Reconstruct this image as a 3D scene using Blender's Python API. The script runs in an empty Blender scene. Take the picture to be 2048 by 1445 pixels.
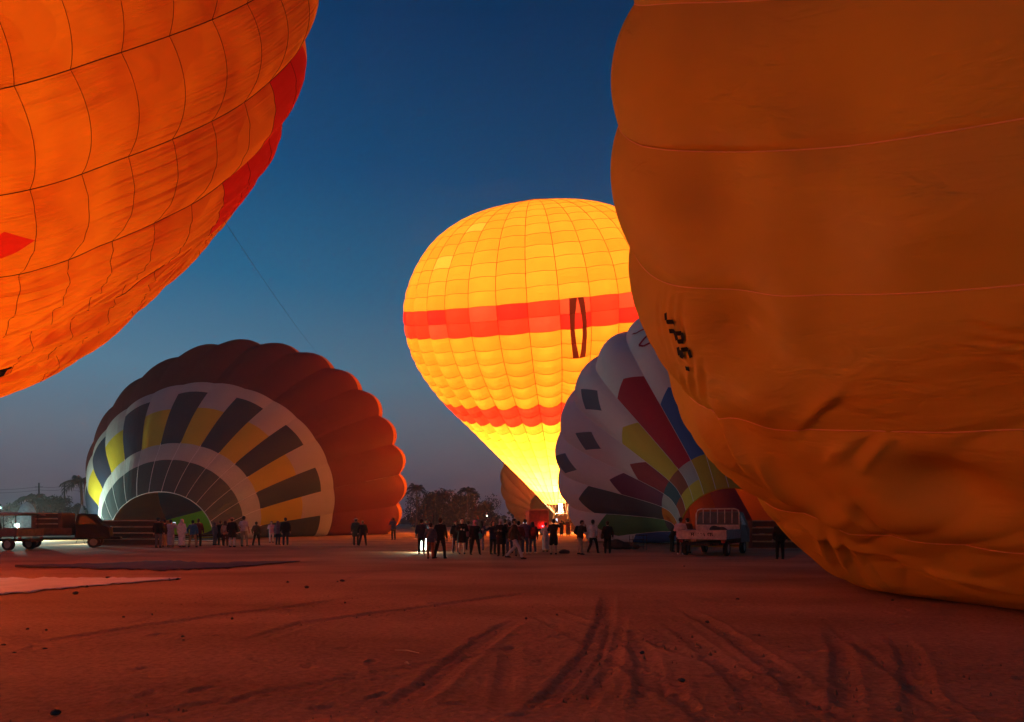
import bpy, bmesh, math, random
import numpy as np
from mathutils import Vector, Matrix
random.seed(7); rng = np.random.default_rng(7)
scene = bpy.context.scene
COL = scene.collection
F, HX, HY, CZ = 1365.0, 1024.0, 1042.0, 1.6      # focal length and horizon in photo pixels, eye height in metres

# ------------------------------------------------------------------ camera, world, exposure
cam = bpy.data.cameras.new('camera'); camo = bpy.data.objects.new('camera', cam); COL.objects.link(camo)
camo.location = (0, 0, CZ); camo.rotation_euler = (math.pi/2, 0, 0)
cam.sensor_fit = 'HORIZONTAL'; cam.sensor_width = 36; cam.lens = 36*F/2048
cam.shift_y = (HY-722.5)/2048; cam.clip_end = 5000; cam.clip_start = .1
scene.camera = camo
w = bpy.data.worlds.new('World'); scene.world = w; w.use_nodes = True
nt = w.node_tree; nt.nodes.clear()
tc = nt.nodes.new('ShaderNodeTexCoord'); sx = nt.nodes.new('ShaderNodeSeparateXYZ')
rp = nt.nodes.new('ShaderNodeValToRGB'); bg = nt.nodes.new('ShaderNodeBackground'); ow = nt.nodes.new('ShaderNodeOutputWorld')
nt.links.new(tc.outputs['Generated'], sx.inputs[0]); nt.links.new(sx.outputs['Z'], rp.inputs[0])
mr = nt.nodes.new('ShaderNodeMapRange'); mr.interpolation_type = 'SMOOTHSTEP'; mr.inputs[1].default_value = -.75; mr.inputs[2].default_value = .25; mr.inputs[3].default_value = 1.55; mr.inputs[4].default_value = .92
nt.links.new(sx.outputs['X'], mr.inputs[0]); vm = nt.nodes.new('ShaderNodeVectorMath'); vm.operation = 'SCALE'      # the sky is paler towards the dawn side
nt.links.new(rp.outputs[0], vm.inputs[0]); nt.links.new(mr.outputs[0], vm.inputs['Scale']); nt.links.new(vm.outputs[0], bg.inputs[0]); nt.links.new(bg.outputs[0], ow.inputs[0])
SKY = [(0.0, (.078, .056, .070)), (.05, (.084, .070, .090)), (.12, (.086, .112, .145)), (.20, (.060, .140, .208)),
       (.32, (.012, .096, .196)), (.45, (.0008, .055, .148)), (.60, (.0002, .029, .095)), (1.0, (.0002, .014, .05))]
rp.color_ramp.elements[0].position = 0; rp.color_ramp.elements[1].position = 1
for p, c in SKY[1:-1]: rp.color_ramp.elements.new(p)
for e, (p, c) in zip(rp.color_ramp.elements, SKY): e.position = p; e.color = (*c, 1)
bg.inputs[1].default_value = 1.0
scene.view_settings.view_transform = 'Standard'; scene.view_settings.look = 'None'
scene.view_settings.exposure = 0; scene.view_settings.gamma = 1; scene.view_settings.use_curve_mapping = False
cy = scene.cycles
cy.use_denoising = True; cy.max_bounces = 9; cy.diffuse_bounces = 6; cy.transmission_bounces = 7
cy.glossy_bounces = 2; cy.transparent_max_bounces = 8; cy.sample_clamp_indirect = 6; cy.use_adaptive_sampling = True
cy.adaptive_threshold = .02; cy.caustics_reflective = False; cy.caustics_refractive = False; cy.volume_bounces = 1
HAZE = 0.00075

# ------------------------------------------------------------------ helpers
def at(x, y, Y): return Vector(((x-HX)/F*Y, Y, CZ-(y-HY)/F*Y))
def gnd(x, y): Y = CZ*F/(y-HY); return Vector(((x-HX)/F*Y, Y, 0))
def tag(o, label=None, cat=None, group=None, kind=None):
    if label: o['label'] = label
    if cat: o['category'] = cat
    if group: o['group'] = group
    if kind: o['kind'] = kind
    return o
def empty(name, loc=(0, 0, 0), rz=0, parent=None):
    o = bpy.data.objects.new(name, None); COL.objects.link(o); o.location = loc; o.rotation_euler.z = rz
    o.empty_display_size = .2
    if parent: o.parent = parent
    return o
def mkmesh(name, verts, faces, smooth=True, uv=None):
    me = bpy.data.meshes.new(name); me.from_pydata([tuple(map(float, v)) for v in verts], [], faces)
    if smooth: me.polygons.foreach_set('use_smooth', [True]*len(me.polygons))
    if uv is not None:
        l = me.uv_layers.new(name='UVMap'); idx = np.empty(len(me.loops), int); me.loops.foreach_get('vertex_index', idx)
        l.data.foreach_set('uv', np.asarray(uv, float)[idx].ravel())
    me.update(); return me
def obj(name, me, mat=None, parent=None, loc=None, rot=None):
    o = bpy.data.objects.new(name, me); COL.objects.link(o)
    if mat is not None:
        for m in (mat if isinstance(mat, list) else [mat]): me.materials.append(m)
    if parent is not None: o.parent = parent
    if loc is not None: o.location = loc
    if rot is not None: o.rotation_euler = rot
    return o
class MB:
    def __init__(s): s.v = []; s.f = []
    def add(s, v, f): b = len(s.v); s.v += [tuple(map(float, p)) for p in v]; s.f += [tuple(b+i for i in q) for q in f]; return s
    def box(s, c, d, M=None, taper=0):
        x, y, z = d[0]/2, d[1]/2, d[2]/2; t = 1-taper
        v = [(-x, -y, -z), (x, -y, -z), (x, y, -z), (-x, y, -z), (-x*t, -y*t, z), (x*t, -y*t, z), (x*t, y*t, z), (-x*t, y*t, z)]
        v = [Vector(p) for p in v]
        if M is not None: v = [M @ p for p in v]
        return s.add([p+Vector(c) for p in v], [(3, 2, 1, 0), (4, 5, 6, 7), (0, 1, 5, 4), (1, 2, 6, 5), (2, 3, 7, 6), (3, 0, 4, 7)])
    def rings(s, R, cap=True, closed=True):
        n = len(R[0]); v = [p for r in R for p in r]; f = []
        for i in range(len(R)-1):
            for j in range(n if closed else n-1):
                k = (j+1) % n; f.append((i*n+j, i*n+k, (i+1)*n+k, (i+1)*n+j))
        if cap: f.append(tuple(range(n))[::-1]); f.append(tuple((len(R)-1)*n+j for j in range(n)))
        return s.add(v, f)
    def tube(s, pts, rad, n=6, cap=True):
        pts = [Vector(p) for p in pts]; R = []
        up = Vector((0, 0, 1))
        for i, p in enumerate(pts):
            t = (pts[min(i+1, len(pts)-1)]-pts[max(i-1, 0)]).normalized()
            a = t.cross(up if abs(t.z) < .95 else Vector((1, 0, 0))).normalized(); b = t.cross(a)
            r = rad[i] if isinstance(rad, (list, tuple, np.ndarray)) else rad
            R.append([p+(a*math.cos(2*math.pi*k/n)+b*math.sin(2*math.pi*k/n))*r for k in range(n)])
        return s.rings(R, cap)
    def ball(s, c, r, nu=10, nv=6, M=None):
        r = r if isinstance(r, (tuple, list)) else (r, r, r); R = []
        for i in range(nv+1):
            th = math.pi*(i+.02)/(nv+.04); ring = []
            for j in range(nu):
                a = 2*math.pi*j/nu; p = Vector((r[0]*math.sin(th)*math.cos(a), r[1]*math.sin(th)*math.sin(a), -r[2]*math.cos(th)))
                if M is not None: p = M @ p
                ring.append(p+Vector(c))
            R.append(ring)
        return s.rings(R)
    def mesh(s, name, smooth=False): return mkmesh(name, s.v, s.f, smooth)
    def build(s, name, mat, parent=None, smooth=False, bevel=0, **k):
        o = obj(name, s.mesh(name, smooth), mat, parent, **k)
        if bevel:
            m = o.modifiers.new('bevel', 'BEVEL'); m.width = bevel; m.segments = 2; m.limit_method = 'ANGLE'
        return o
def snoise(seed, freqs, n=5):
    r = np.random.default_rng(seed); K = r.normal(size=(n, 2))*freqs; ph = r.uniform(0, 6.28, n)
    return lambda u, v: sum(np.sin(K[i, 0]*u+K[i, 1]*v+ph[i]) for i in range(n))/n

# ------------------------------------------------------------------ materials
def newmat(name):
    m = bpy.data.materials.new(name); m.use_nodes = True; n = m.node_tree; n.nodes.clear()
    o = n.nodes.new('ShaderNodeOutputMaterial'); return m, n, o
def ramp2(n, src, a, b, lo=.3, hi=.7):
    r = n.nodes.new('ShaderNodeValToRGB'); r.color_ramp.elements[0].position = lo; r.color_ramp.elements[1].position = hi
    r.color_ramp.elements[0].color = (*a, 1); r.color_ramp.elements[1].color = (*b, 1); n.links.new(src, r.inputs[0]); return r.outputs[0]
def paint(name, c, rough=.6, var=.25, scale=4, metal=0, bump=0, bscale=40, spec=.3, coords='Object'):
    m, n, o = newmat(name); p = n.nodes.new('ShaderNodeBsdfPrincipled')
    t = n.nodes.new('ShaderNodeTexCoord'); z = n.nodes.new('ShaderNodeTexNoise'); z.inputs['Scale'].default_value = scale; z.inputs['Detail'].default_value = 6
    n.links.new(t.outputs[coords], z.inputs['Vector'])
    n.links.new(ramp2(n, z.outputs[0], tuple(x*(1-var) for x in c), tuple(min(1, x*(1+var)) for x in c)), p.inputs['Base Color'])
    p.inputs['Roughness'].default_value = rough; p.inputs['Metallic'].default_value = metal; p.inputs['Specular IOR Level'].default_value = spec
    if bump:
        z2 = n.nodes.new('ShaderNodeTexNoise'); z2.inputs['Scale'].default_value = bscale; z2.inputs['Detail'].default_value = 5
        n.links.new(t.outputs[coords], z2.inputs['Vector'])
        b = n.nodes.new('ShaderNodeBump'); b.inputs['Strength'].default_value = bump; b.inputs['Distance'].default_value = .02
        n.links.new(z2.outputs[0], b.inputs['Height']); n.links.new(b.outputs[0], p.inputs['Normal'])
    n.links.new(p.outputs[0], o.inputs[0]); return m
def glow(name, c, s):
    m, n, o = newmat(name); e = n.nodes.new('ShaderNodeEmission'); e.inputs[0].default_value = (*c, 1); e.inputs[1].default_value = s
    n.links.new(e.outputs[0], o.inputs[0]); return m
def fabric(name, c, trans=.5, tc_=None, var=.06, wr=0, wsc=(5, .7), rot=0, wr2=0, rough=.6):
    """thin woven nylon: part of the light is reflected, part comes through tinted; wrinkles run along the meridians"""
    m, n, o = newmat(name)
    d = n.nodes.new('ShaderNodeBsdfDiffuse'); t = n.nodes.new('ShaderNodeBsdfTranslucent'); mx = n.nodes.new('ShaderNodeMixShader')
    uv = n.nodes.new('ShaderNodeUVMap'); uv.uv_map = 'UVMap'
    z = n.nodes.new('ShaderNodeTexNoise'); z.inputs['Scale'].default_value = .35; z.inputs['Detail'].default_value = 5
    n.links.new(uv.outputs[0], z.inputs['Vector'])
    cc = ramp2(n, z.outputs[0], tuple(x*(1-var) for x in c), tuple(min(1, x*(1+var)) for x in c)); n.links.new(cc, d.inputs[0])
    tt = tc_ or c
    ct = ramp2(n, z.outputs[0], tuple(x*(1-var) for x in tt), tuple(min(1, x*(1+var)) for x in tt)); n.links.new(ct, t.inputs[0])
    mx.inputs[0].default_value = trans; n.links.new(d.outputs[0], mx.inputs[1]); n.links.new(t.outputs[0], mx.inputs[2])
    gl = n.nodes.new('ShaderNodeBsdfGlossy'); gl.inputs['Roughness'].default_value = rough; gl.inputs[0].default_value = (.8, .8, .8, 1)
    m2 = n.nodes.new('ShaderNodeMixShader'); m2.inputs[0].default_value = .015
    n.links.new(mx.outputs[0], m2.inputs[1]); n.links.new(gl.outputs[0], m2.inputs[2]); n.links.new(m2.outputs[0], o.inputs[0])
    if wr:
        mp = n.nodes.new('ShaderNodeMapping'); mp.inputs['Rotation'].default_value = (0, 0, rot); mp.inputs['Scale'].default_value = (wsc[0], wsc[1], 1)
        n.links.new(uv.outputs[0], mp.inputs[0])
        w1 = n.nodes.new('ShaderNodeTexNoise'); w1.inputs['Scale'].default_value = 1; w1.inputs['Detail'].default_value = 2.6; w1.inputs['Distortion'].default_value = .6
        n.links.new(mp.outputs[0], w1.inputs['Vector'])
        k = n.nodes.new('ShaderNodeTexNoise'); k.inputs['Scale'].default_value = .28; k.inputs['Detail'].default_value = 2
        n.links.new(uv.outputs[0], k.inputs['Vector'])
        km = n.nodes.new('ShaderNodeMapRange'); km.inputs[1].default_value = .40; km.inputs[2].default_value = .62; n.links.new(k.outputs[0], km.inputs[0])
        mu = n.nodes.new('ShaderNodeMath'); mu.operation = 'MULTIPLY'; n.links.new(w1.outputs[0], mu.inputs[0]); n.links.new(km.outputs[0], mu.inputs[1])
        b = n.nodes.new('ShaderNodeBump'); b.inputs['Strength'].default_value = 1; b.inputs['Distance'].default_value = wr
        n.links.new(mu.outputs[0], b.inputs['Height'])
        for q in (d, t): n.links.new(b.outputs[0], q.inputs['Normal'])
    return m

# ------------------------------------------------------------------ balloon envelopes
def frame_of(yaw, pitch):
    d = np.array([np.sin(yaw)*np.cos(pitch), np.cos(yaw)*np.cos(pitch), np.sin(pitch)]); s = np.array([np.cos(yaw), -np.sin(yaw), 0.])
    return d, s, np.cross(s, d)
class Env:
    """fabric envelope: profile (A along axis, R radius) swept round the axis, n gores that bulge between their load tapes"""
    def __init__(s, O, fr, bend, A, R, n, phi0, sgn=1, lobe=None, rowb=None, ground=True, fold=None):
        s.O = np.array(O, float); s.d, s.sv, s.uv = fr; s.bend = np.array(bend, float)/100; s.n = n; s.phi0 = phi0; s.sgn = sgn
        s.lobe = lobe or (lambda q: .1+0*q); s.ground = ground; s.fold = fold; s.rowb = rowb
        t = np.linspace(0, len(A)-1, 400)
        def cr(v):
            v = np.array(v, float); v = np.concatenate([[2*v[0]-v[1]], v, [2*v[-1]-v[-2]]]); i = np.minimum(t.astype(int), len(A)-2); f = t-i
            p0, p1, p2, p3 = v[i], v[i+1], v[i+2], v[i+3]
            return .5*(2*p1+(-p0+p2)*f+(2*p0-5*p1+4*p2-p3)*f**2+(-p0+3*p1-3*p2+p3)*f**3)
        s.A = cr(A); s.R = np.maximum(cr(R), 0)
        l = np.concatenate([[0], np.cumsum(np.hypot(np.diff(s.A), np.diff(s.R)))]); s.len = l[-1]; s.S = l/l[-1]
        ta, tr = np.gradient(s.A), np.gradient(s.R); h_ = np.hypot(ta, tr)+1e-9; kz = np.ones(15)/15
        s.NA = np.convolve(np.pad(-tr/h_, 7, 'edge'), kz, 'valid'); s.NR = np.convolve(np.pad(ta/h_, 7, 'edge'), kz, 'valid')
    def s_of_a(s, a): return float(np.interp(a, s.A, s.S))
    def P(s, g, sv, off=0):
        g, sv = np.broadcast_arrays(np.asarray(g, float), np.asarray(sv, float))
        a = np.interp(sv, s.S, s.A); r = np.interp(sv, s.S, s.R)
        phi = s.phi0+s.sgn*g*2*np.pi/s.n; w = g-np.floor(g); gw = 2*np.pi*r/s.n
        q = gw*s.lobe(sv)*(1-(2*w-1)**2-.5)
        if s.rowb is not None: q = q+s.rowb(g, sv)*gw
        if s.fold is not None: q = q+s.fold(g, sv)
        q = q+off; fa = np.clip((1-sv)/.1, 0, 1)
        r = r+q*np.interp(sv, s.S, s.NR); a = a+q*np.interp(sv, s.S, s.NA)*fa
        P = s.O+a[..., None]*s.d+(a*a)[..., None]*s.bend+r[..., None]*(np.cos(phi)[..., None]*s.sv+np.sin(phi)[..., None]*s.uv)
        if s.ground:
            k = .12; z = P[..., 2]; zz = np.clip((z-.03)/k, -30, 30); P[..., 2] = np.where(zz > 25, z, .03+k*np.log1p(np.exp(zz)))
        return P
    def metr(s, g, sv): # uv in metres
        g, sv = np.broadcast_arrays(g, sv); rm = s.R.max(); return np.stack([g*2*np.pi*rm/s.n, sv*s.len], -1)
    def patch(s, g, s0, s1, ulo=None, uhi=None, nu=6, nv=4, off=0):
        sv = np.linspace(s0, s1, nv+1); lo = np.array([ulo(x) if ulo else 0 for x in sv]); hi = np.array([uhi(x) if uhi else 1 for x in sv])
        k = np.linspace(0, 1, nu+1); G = g+lo[:, None]+(hi-lo)[:, None]*k[None, :]
        e = 1e-7; Gc = np.clip(G, g, g+1-e); S = np.repeat(sv[:, None], nu+1, 1)
        V = s.P(Gc, S, off); U = s.metr(G, S)
        f = [(i*(nu+1)+j, i*(nu+1)+j+1, (i+1)*(nu+1)+j+1, (i+1)*(nu+1)+j) for i in range(nv) for j in range(nu)]
        if s.sgn < 0: f = [q[::-1] for q in f]
        return V.reshape(-1, 3), f, U.reshape(-1, 2)
    def seen(s, g, s0, s1, u=.5):
        c = s.P(g+u, (s0+s1)/2); cs = np.array([s.P(g+a, b) for a in (0, .999) for b in (s0, s1)]); e = .01
        t1 = s.P(g+u+e, (s0+s1)/2)-s.P(g+u-e, (s0+s1)/2); t2 = s.P(g+u, (s0+s1)/2+.002)-s.P(g+u, (s0+s1)/2-.002)
        nn = np.cross(t1, t2)*s.sgn; cen = s.O+np.interp((s0+s1)/2, s.S, s.A)*s.d
        if (nn*(c-cen)).sum() < 0: nn = -nn
        v = np.array([0, 0, CZ])-c
        if (nn*v).sum()/np.linalg.norm(nn)/np.linalg.norm(v) < -.12: return 0
        if min(cs[:, 1].min(), c[1]) < .5: return 0
        q = np.stack([HX+F*cs[:, 0]/cs[:, 1], HY-F*(cs[:, 2]-CZ)/cs[:, 1]], -1)
        if q[:, 0].max() < -5 or q[:, 0].min() > 2053 or q[:, 1].max() < -5 or c[2] < .1: return 0
        return max(np.ptp(q[:, 0]), np.ptp(q[:, 1]))
def build_envelope(E, root, cells, nu, nv, name='panel', minpx=9, back='far_side_fabric'):
    """cells: list of (g, s0, s1, ulo, uhi, material). What the camera side shows becomes one object each, the far side one sheet."""
    bv, bf, bu, bm, mats = [], [], [], [], []
    for (g, s0, s1, ulo, uhi, mat) in cells:
        um = .5 if ulo is None and uhi is None else (((ulo(.5*(s0+s1)) if ulo else 0)+(uhi(.5*(s0+s1)) if uhi else 1))/2)
        px = E.seen(g, s0, s1, um)
        v, f, u = E.patch(g, s0, s1, ulo, uhi, nu if px else max(3, nu//2), nv if px else max(2, nv//2)) if px >= minpx else E.patch(g, s0, s1, ulo, uhi, nu, nv)
        if px >= minpx: obj(name, mkmesh(name, v, f, True, u), mat, root)
        else:
            if mat not in mats: mats.append(mat)
            b = len(bv); bv += list(v); bu += list(u); bf += [tuple(b+i for i in q) for q in f]; bm += [mats.index(mat)]*len(f)
    if bf:
        me = mkmesh(back, bv, bf, True, bu); me.polygons.foreach_set('material_index', bm); obj(back, me, mats, root)
def seam_line(E, root, gs, ss, rad, mat, name, n=5):
    P = E.P(gs, ss, rad*.3); m = MB(); m.tube(P, rad, n); return m.build(name, mat, root, smooth=True)
def strokes(E, root, lines, w, mat, name, off=.03):
    """lettering on fabric: each stroke a narrow ribbon that follows the cloth"""
    for L in lines:
        m = MB()
        L = np.array(L, float); T = np.linspace(0, len(L)-1, 6*(len(L)-1)+1); G = np.interp(T, range(len(L)), L[:, 0]); S = np.interp(T, range(len(L)), L[:, 1])
        P = E.P(G, S, off); C = E.P(G, S, off+.1)
        for i in range(len(P)-1):
            t = P[i+1]-P[i]; nn = C[i]-P[i]; b = np.cross(t, nn); b = b/np.linalg.norm(b)*w/2
            m.add([P[i]-b, P[i]+b, P[i+1]+b, P[i+1]-b], [(0, 1, 2, 3)])
        m.build(name, mat, root)
def lamp(name, loc, power, color, radius, parent=None):
    l = bpy.data.lights.new(name, 'POINT'); l.energy = power; l.color = color; l.shadow_soft_size = radius
    o = bpy.data.objects.new(name, l); COL.objects.link(o); o.location = loc
    if parent: o.parent = parent
    return o

FLAME = (1.0, .65, .33)
YEL_POWER, LEFT_POWER = 80000, 14200

M = {}
M['sand_dark'] = paint('dark pebble', (.09, .07, .055), .9)
M['black'] = paint('black cloth', (.012, .012, .014), .9, bump=.3)
M['tape_dark'] = fabric('dark load tape', (.10, .03, .01), .25)
M['tape_orange'] = fabric('orange load tape', (.55, .16, .02), .3)
M['tape_pale'] = fabric('pale load tape', (.95, .50, .14), .3)
M['tape_white'] = fabric('white load tape', (.85, .83, .8), .3)

# ------------------------------------------------------------------ sand
def rut(tr, X, Y, width, depth, tread):
    D = np.full(X.shape, 9.); A = np.zeros(X.shape); acc = 0
    for (p, q) in zip(tr[:-1], tr[1:]):
        p = np.array(p[:2]); q = np.array(q[:2]); d = q-p; L = np.hypot(*d); d = d/L
        t = np.clip((X-p[0])*d[0]+(Y-p[1])*d[1], 0, L); e = (X-p[0]-t*d[0])*-d[1]+(Y-p[1]-t*d[1])*d[0]
        ee = np.hypot(X-p[0]-t*d[0], Y-p[1]-t*d[1]); k = ee < np.abs(D); D = np.where(k, np.sign(e+1e-9)*ee, D); A = np.where(k, acc+t, A); acc += L
    u = np.abs(D)/width; base = -depth*np.clip(1-u**4, 0, 1)+depth*.55*np.exp(-((u-1.25)/.3)**2)
    tr_ = depth*.35*np.sin(D/width*9.5)*(u < .95) + tread*depth*.5*np.sin(A*38+6*np.abs(u))*(u < .95)
    fade = np.clip(A/1.2, 0, 1)*np.clip((acc-A)/1.5, 0, 1)
    return (base+tr_)*fade
def build_ground():
    def axis(fine0, fine1, st, lo, hi, gr):
        a = list(np.arange(fine0, fine1, st)); d = st; x = a[-1]
        while x < hi: d *= gr; x += d; a.append(x)
        d = st; x = a[0]; pre = []
        while x > lo: d *= gr; x -= d; pre.append(x)
        return np.array(pre[::-1]+a)
    xs = axis(-7.5, 10, .045, -1500, 1500, 1.07); ys = axis(4.4, 13, .04, -40, 2500, 1.045)
    X, Y = np.meshgrid(xs, ys); Z = np.zeros(X.shape)
    n1 = snoise(1, 1.1, 8); n2 = snoise(2, 3.2, 10); n3 = snoise(3, 9, 14); n4 = snoise(4, 22, 16)
    near = 1/(1+(np.hypot(X, Y)/15)**4)
    Z += near*(.045*n1(X*.5+.3*Y, Y*1.3)+.022*n2(X*.55+.22*Y, Y*1.25)+.015*n3(X*.5+.2*Y, Y*1.15)+.009*n4(X*.6, Y))
    def T(*p): return [tuple(gnd(*q))[:2] for q in p]
    tr = [(T((740, 1450), (850, 1380), (930, 1310), (1000, 1258), (1060, 1230)), .17, .028, .5), (T((1000, 1460), (1010, 1380), (1018, 1320), (1020, 1275)), .12, .018, .3),
          (T((1040, 1450), (1120, 1385), (1178, 1315), (1208, 1245), (1215, 1190)), .16, .03, 1), (T((1115, 1450), (1185, 1378), (1222, 1300), (1236, 1230)), .15, .026, 1),
          (T((1285, 1450), (1300, 1380), (1290, 1310), (1240, 1250)), .16, .024, .8), (T((1670, 1450), (1560, 1340), (1460, 1270), (1360, 1215)), .15, .03, .4),
          (T((1560, 1450), (1480, 1360), (1400, 1290), (1330, 1240)), .15, .026, .4), (T((1690, 1460), (1690, 1380), (1682, 1300), (1660, 1255)), .13, .024, .5),
          (T((1850, 1460), (1835, 1370), (1815, 1300), (1780, 1260)), .15, .026, .6), (T((1370, 1450), (1345, 1380), (1330, 1320)), .14, .022, .9),
          (T((480, 1290), (620, 1245), (800, 1220), (960, 1200), (1120, 1180)), .2, .03, 0), (T((0, 1300), (200, 1268), (480, 1225), (760, 1190)), .2, .026, 0)]
    tr += [([(x0+math.sin(a)*q+c*q*q, 4.6+math.cos(a)*q) for q in np.linspace(0, L, 7)], w_, d_, t_) for x0, a, c, L, w_, d_, t_ in ((1.7, -.12, -.01, 8, .11, .018, 1.2), (2.9, -.16, -.012, 8.5, .11, .018, 1.2), (4.0, -.5, .01, 9, .12, .02, .8), (-4.2, .9, -.02, 9, .13, .014, .3), (3.4, .25, .0, 7, .1, .015, 1))]
    for t, wd, dp, td in tr:
        xa = [p[0] for p in t]; ya = [p[1] for p in t]
        ix = np.where((xs > min(xa)-1) & (xs < max(xa)+1))[0]; iy = np.where((ys > min(ya)-1) & (ys < max(ya)+1))[0]
        if len(ix) and len(iy):
            s = np.s_[iy[0]:iy[-1]+1, ix[0]:ix[-1]+1]; Z[s] += rut(t, X[s], Y[s], wd, dp*.75, td)
    # footprints
    fr = np.random.default_rng(5)
    for k in range(240):
        fx, fy = fr.uniform(-7, 9), fr.uniform(5.2, 22); a = fr.uniform(0, 3.14)
        ix = np.where(abs(xs-fx) < .35)[0]; iy = np.where(abs(ys-fy) < .35)[0]
        if len(ix) and len(iy):
            s = np.s_[iy[0]:iy[-1]+1, ix[0]:ix[-1]+1]; dx = X[s]-fx; dy = Y[s]-fy
            u = dx*math.cos(a)+dy*math.sin(a); v = -dx*math.sin(a)+dy*math.cos(a); q = (u/.14)**2+(v/.06)**2
            Z[s] += -.02*np.exp(-q)+.011*np.exp(-((np.sqrt(q)-1.4)/.4)**2)
    ny, nx = X.shape; V = np.stack([X, Y, Z], -1).reshape(-1, 3)
    i = np.arange(ny-1)[:, None]*nx+np.arange(nx-1)[None, :]; Fc = np.stack([i, i+1, i+nx+1, i+nx], -1).reshape(-1, 4)
    me = bpy.data.meshes.new('ground'); me.vertices.add(len(V)); me.vertices.foreach_set('co', V.ravel())
    me.loops.add(Fc.size); me.loops.foreach_set('vertex_index', Fc.ravel()); me.polygons.add(len(Fc))
    me.polygons.foreach_set('loop_start', np.arange(0, Fc.size, 4)); me.polygons.foreach_set('use_smooth', np.ones(len(Fc), bool)); me.update(calc_edges=True)
    m, n, o = newmat('sand'); p = n.nodes.new('ShaderNodeBsdfPrincipled'); p.inputs['Roughness'].default_value = .95; p.inputs['Specular IOR Level'].default_value = .1
    t = n.nodes.new('ShaderNodeTexCoord')
    def nz(sc, det, st=(1, 1, 1)):
        mp = n.nodes.new('ShaderNodeMapping'); mp.inputs['Scale'].default_value = st; n.links.new(t.outputs['Object'], mp.inputs[0])
        z = n.nodes.new('ShaderNodeTexNoise'); z.inputs['Scale'].default_value = sc; z.inputs['Detail'].default_value = det; n.links.new(mp.outputs[0], z.inputs['Vector']); return z.outputs[0]
    a = ramp2(n, nz(.35, 8, (.5, 1, 1)), (.27, .13, .062), (.50, .27, .14), .30, .70)
    mx = n.nodes.new('ShaderNodeMix'); mx.data_type = 'RGBA'; mx.blend_type = 'MULTIPLY'; mx.inputs[0].default_value = .7
    n.links.new(a, mx.inputs[6]); n.links.new(ramp2(n, nz(14, 8), (.6, .58, .56), (1, 1, 1), .3, .6), mx.inputs[7]); n.links.new(mx.outputs[2], p.inputs['Base Color'])
    b = n.nodes.new('ShaderNodeBump'); b.inputs['Strength'].default_value = .8; b.inputs['Distance'].default_value = .02; n.links.new(nz(26, 8, (.7, 1, 1)), b.inputs['Height']); n.links.new(b.outputs[0], p.inputs['Normal'])
    n.links.new(p.outputs[0], o.inputs[0])
    tag(obj('ground', me, m), kind='structure')
build_ground()

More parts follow.
